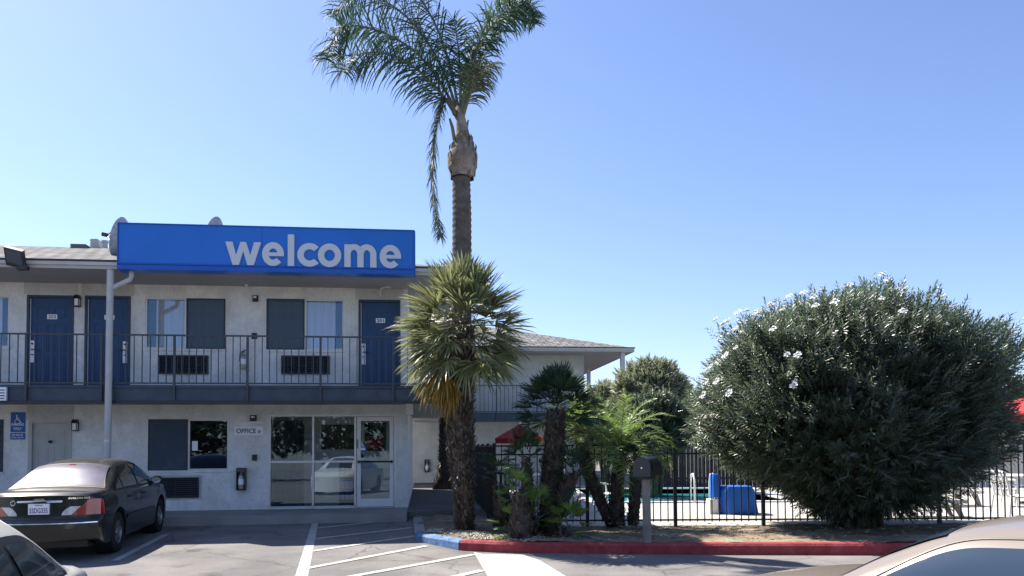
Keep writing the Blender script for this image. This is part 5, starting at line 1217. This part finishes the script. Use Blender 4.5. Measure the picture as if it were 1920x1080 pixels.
        for i in range(34):
            xa = 1.55+.06*i
            if xa+.06 > 3.42: break
            mb.quad(spt(xa,.50,s,.012), spt(xa+.06,.50,s,.012), spt(xa+.06,.56,s,.014), spt(xa,.56,s,.014))
        mb.build('side_moulding', M[paintm], t, smooth=True)
        for x in (1.78, 2.62):
            c = Vector(spt(x, .855, s, .02)); mb = MB(); mb.tube([c-Vector((.1,s*.015,0)), c-Vector((.06,-s*.01,0)), c+Vector((.06,s*.01,0)), c+Vector((.1,-s*.015,0))], .014, 8); mb.build('door_handle', M[paintm], t, smooth=True)
        if not mirrors: continue
        c = Vector(gpt(3.32, .03, s, .0)); mb = MB(); g = Vector((0,s,0))
        o = MB(); o.grid(lambda u, v: (c.x+.03+.075*math.sin(v*math.pi)*math.cos(u*6.2832) , c.y+s*(.13+.10*math.cos(v*math.pi)), c.z+.055+.075*math.sin(v*math.pi)**.7*math.sin(u*6.2832)), 16, 10); mb.add(o.v, o.f); mb.tube([c, c+g*.08+Vector((0,0,.03))], .03, 8)
        mi = mb.build('mirror', M['black'] if paintm == 'paint_black' else M[paintm], t, smooth=True)
        mb = MB(); n = 16; mb.add([(c.x-.045, c.y+s*.13+.085*math.cos(2*math.pi*k/n), c.z+.055+.055*math.sin(2*math.pi*k/n)) for k in range(n)], [tuple(range(n))]); mb.build('mirror_glass', M['chrome'], mi, fix=False)
    # lamps, boot lid, bumper
    for s in (-1, 1):
        mb = MB(); wz = lambda z: section(0)[6][0]
        lo = lambda y: .665+.0*(y); 
        mb.grid(lambda u, v: cpt(s*((.60-.13*(1-v)) + (.855-(.60-.13*(1-v)))*u), .69+(.92-.69)*v*(.55+.45*min(1,u*2.5)), .008), 14, 8)
        mb.grid(lambda u, v: (lambda p: (p[0], p[1], p[2]))(spt(.0+.24*u, .69+(.905-.69)*v, s, .008)), 8, 8)
        mb.build('tail_lamp', M['lampred'], t, smooth=True)
        mb = MB(); mb.grid(lambda u, v: cpt(s*((.33+.12*v*v)+((.595-.13*(1-v))-(.33+.12*v*v))*u), .695+(.82-.695)*v, .009), 8, 6); mb.build('reverse_lamp', M['lampclear'], t, smooth=True)
        mb = MB(); mb.grid(lambda u, v: (lambda p: (p[0]+.006, p[1], p[2]))(warp((4.87, s*(.42+.36*u), .60+.12*v))), 6, 4); mb.build('headlamp', M['lampclear'], t, smooth=True, fix=False)
    mb = MB()
    for y0, y1, z in ((-.62,.62,.632),): mb.grid(lambda u, v: cpt(y0+(y1-y0)*u, z+.008*v, .004), 16, 1)
    mb.build('boot_gap', M['black'], t)
    mb = MB(); mb.grid(lambda u, v: cpt(-.84+1.68*u, .575+.014*v, .012), 24, 1); mb.build('bumper_strip', M['chrome'] if details else M['black'], t, smooth=True)
    if plate:
        mb = MB(); P = cpt(0,.79,.022); mb.box(P[0]-.006,P[0]+.03,-.155,.155,.715,.87,0)
        o = MB(); text(o, '5SDG335', 0, -.012, .27, .075, 0); mb.add([(P[0]-.008, -x, .783+z) for x, y, z in o.v], o.f, 1)
        o = MB(); text(o, 'California', 0, 0, .11, .022, 0); mb.add([(P[0]-.008, -x, .85+z) for x, y, z in o.v], o.f, 1)
        mb.build('number_plate', [M['platebg'], M['plateink']], t, fix=False)
        mb = MB(); mb.prism([(-.33,.885),(.33,.885),(.34,.90),(.33,.912),(.10,.915),(.06,.945),(-.06,.945),(-.10,.915),(-.33,.912),(-.34,.90)], 0, 1, ax='X'); mb.v = [((cpt(v[1], v[2], .018)[0] if v[0] == 0 else cpt(v[1], v[2], -.01)[0]), v[1], v[2]) for v in mb.v]; mb.build('boot_garnish', M['chrome'], t)
        mb = MB(); o = MB(); text(o, 'AVALON XLS', 0, 0, .30, .026, 0); mb.add([(cpt(-x-.56, .94, .006)[0], -x-.56, .94+z) for x, y, z in o.v], o.f); mb.build('badge', M['chrome'], t, fix=False)
        mb = MB(); 
        for a in range(0, 360, 30): mb.tube([cpt(.40+.035*math.cos(R(a)), .88+.035*math.sin(R(a)), .01), cpt(.40+.035*math.cos(R(a+30)), .88+.035*math.sin(R(a+30)), .01)], .007, 5)
        mb.tube([cpt(.40,.85,.01), cpt(.40,.91,.01)], .008, 5); mb.build('emblem', M['chrome'], t)
    return t
SL = -math.atan(GB)
t = car('black_sedan', 'dusty black sedan parked nose to the wall at left, number plate toward the viewer', (-6.80, 11.1, gz(11.1)), R(90+10.5), 'paint_black', 'carglass', 'rearglass', pitch=SL); t.scale = (.90,.89,.985)
t = car('beige_sedan', 'beige sedan in the bottom right corner, only roof and side glass in view', (4.626, 2.226, -.075), 2.205, 'paint_beige', 'carglass_blue', 'carglass_blue', False, .93, plate=False, details=False, trim='paint_beige', pitch=0); t.scale = (.97,1,.98)
t = car('silver_sedan', 'pale silver sedan in the bottom left corner, only roof end and dark glass in view', (-2.707, 1.89, -.072), 1.911, 'paint_silver', 'carglass_grey', 'carglass_grey', False, .74, .8, .70, plate=False, details=False, pitch=0); t.scale = (.916,1,1.03)

for o in bpy.data.objects:
    if o.type == 'MESH' and o.parent and o.parent.get('category') == 'car': o.cycles.shadow_terminator_geometry_offset = .3; o.cycles.shadow_terminator_offset = .1
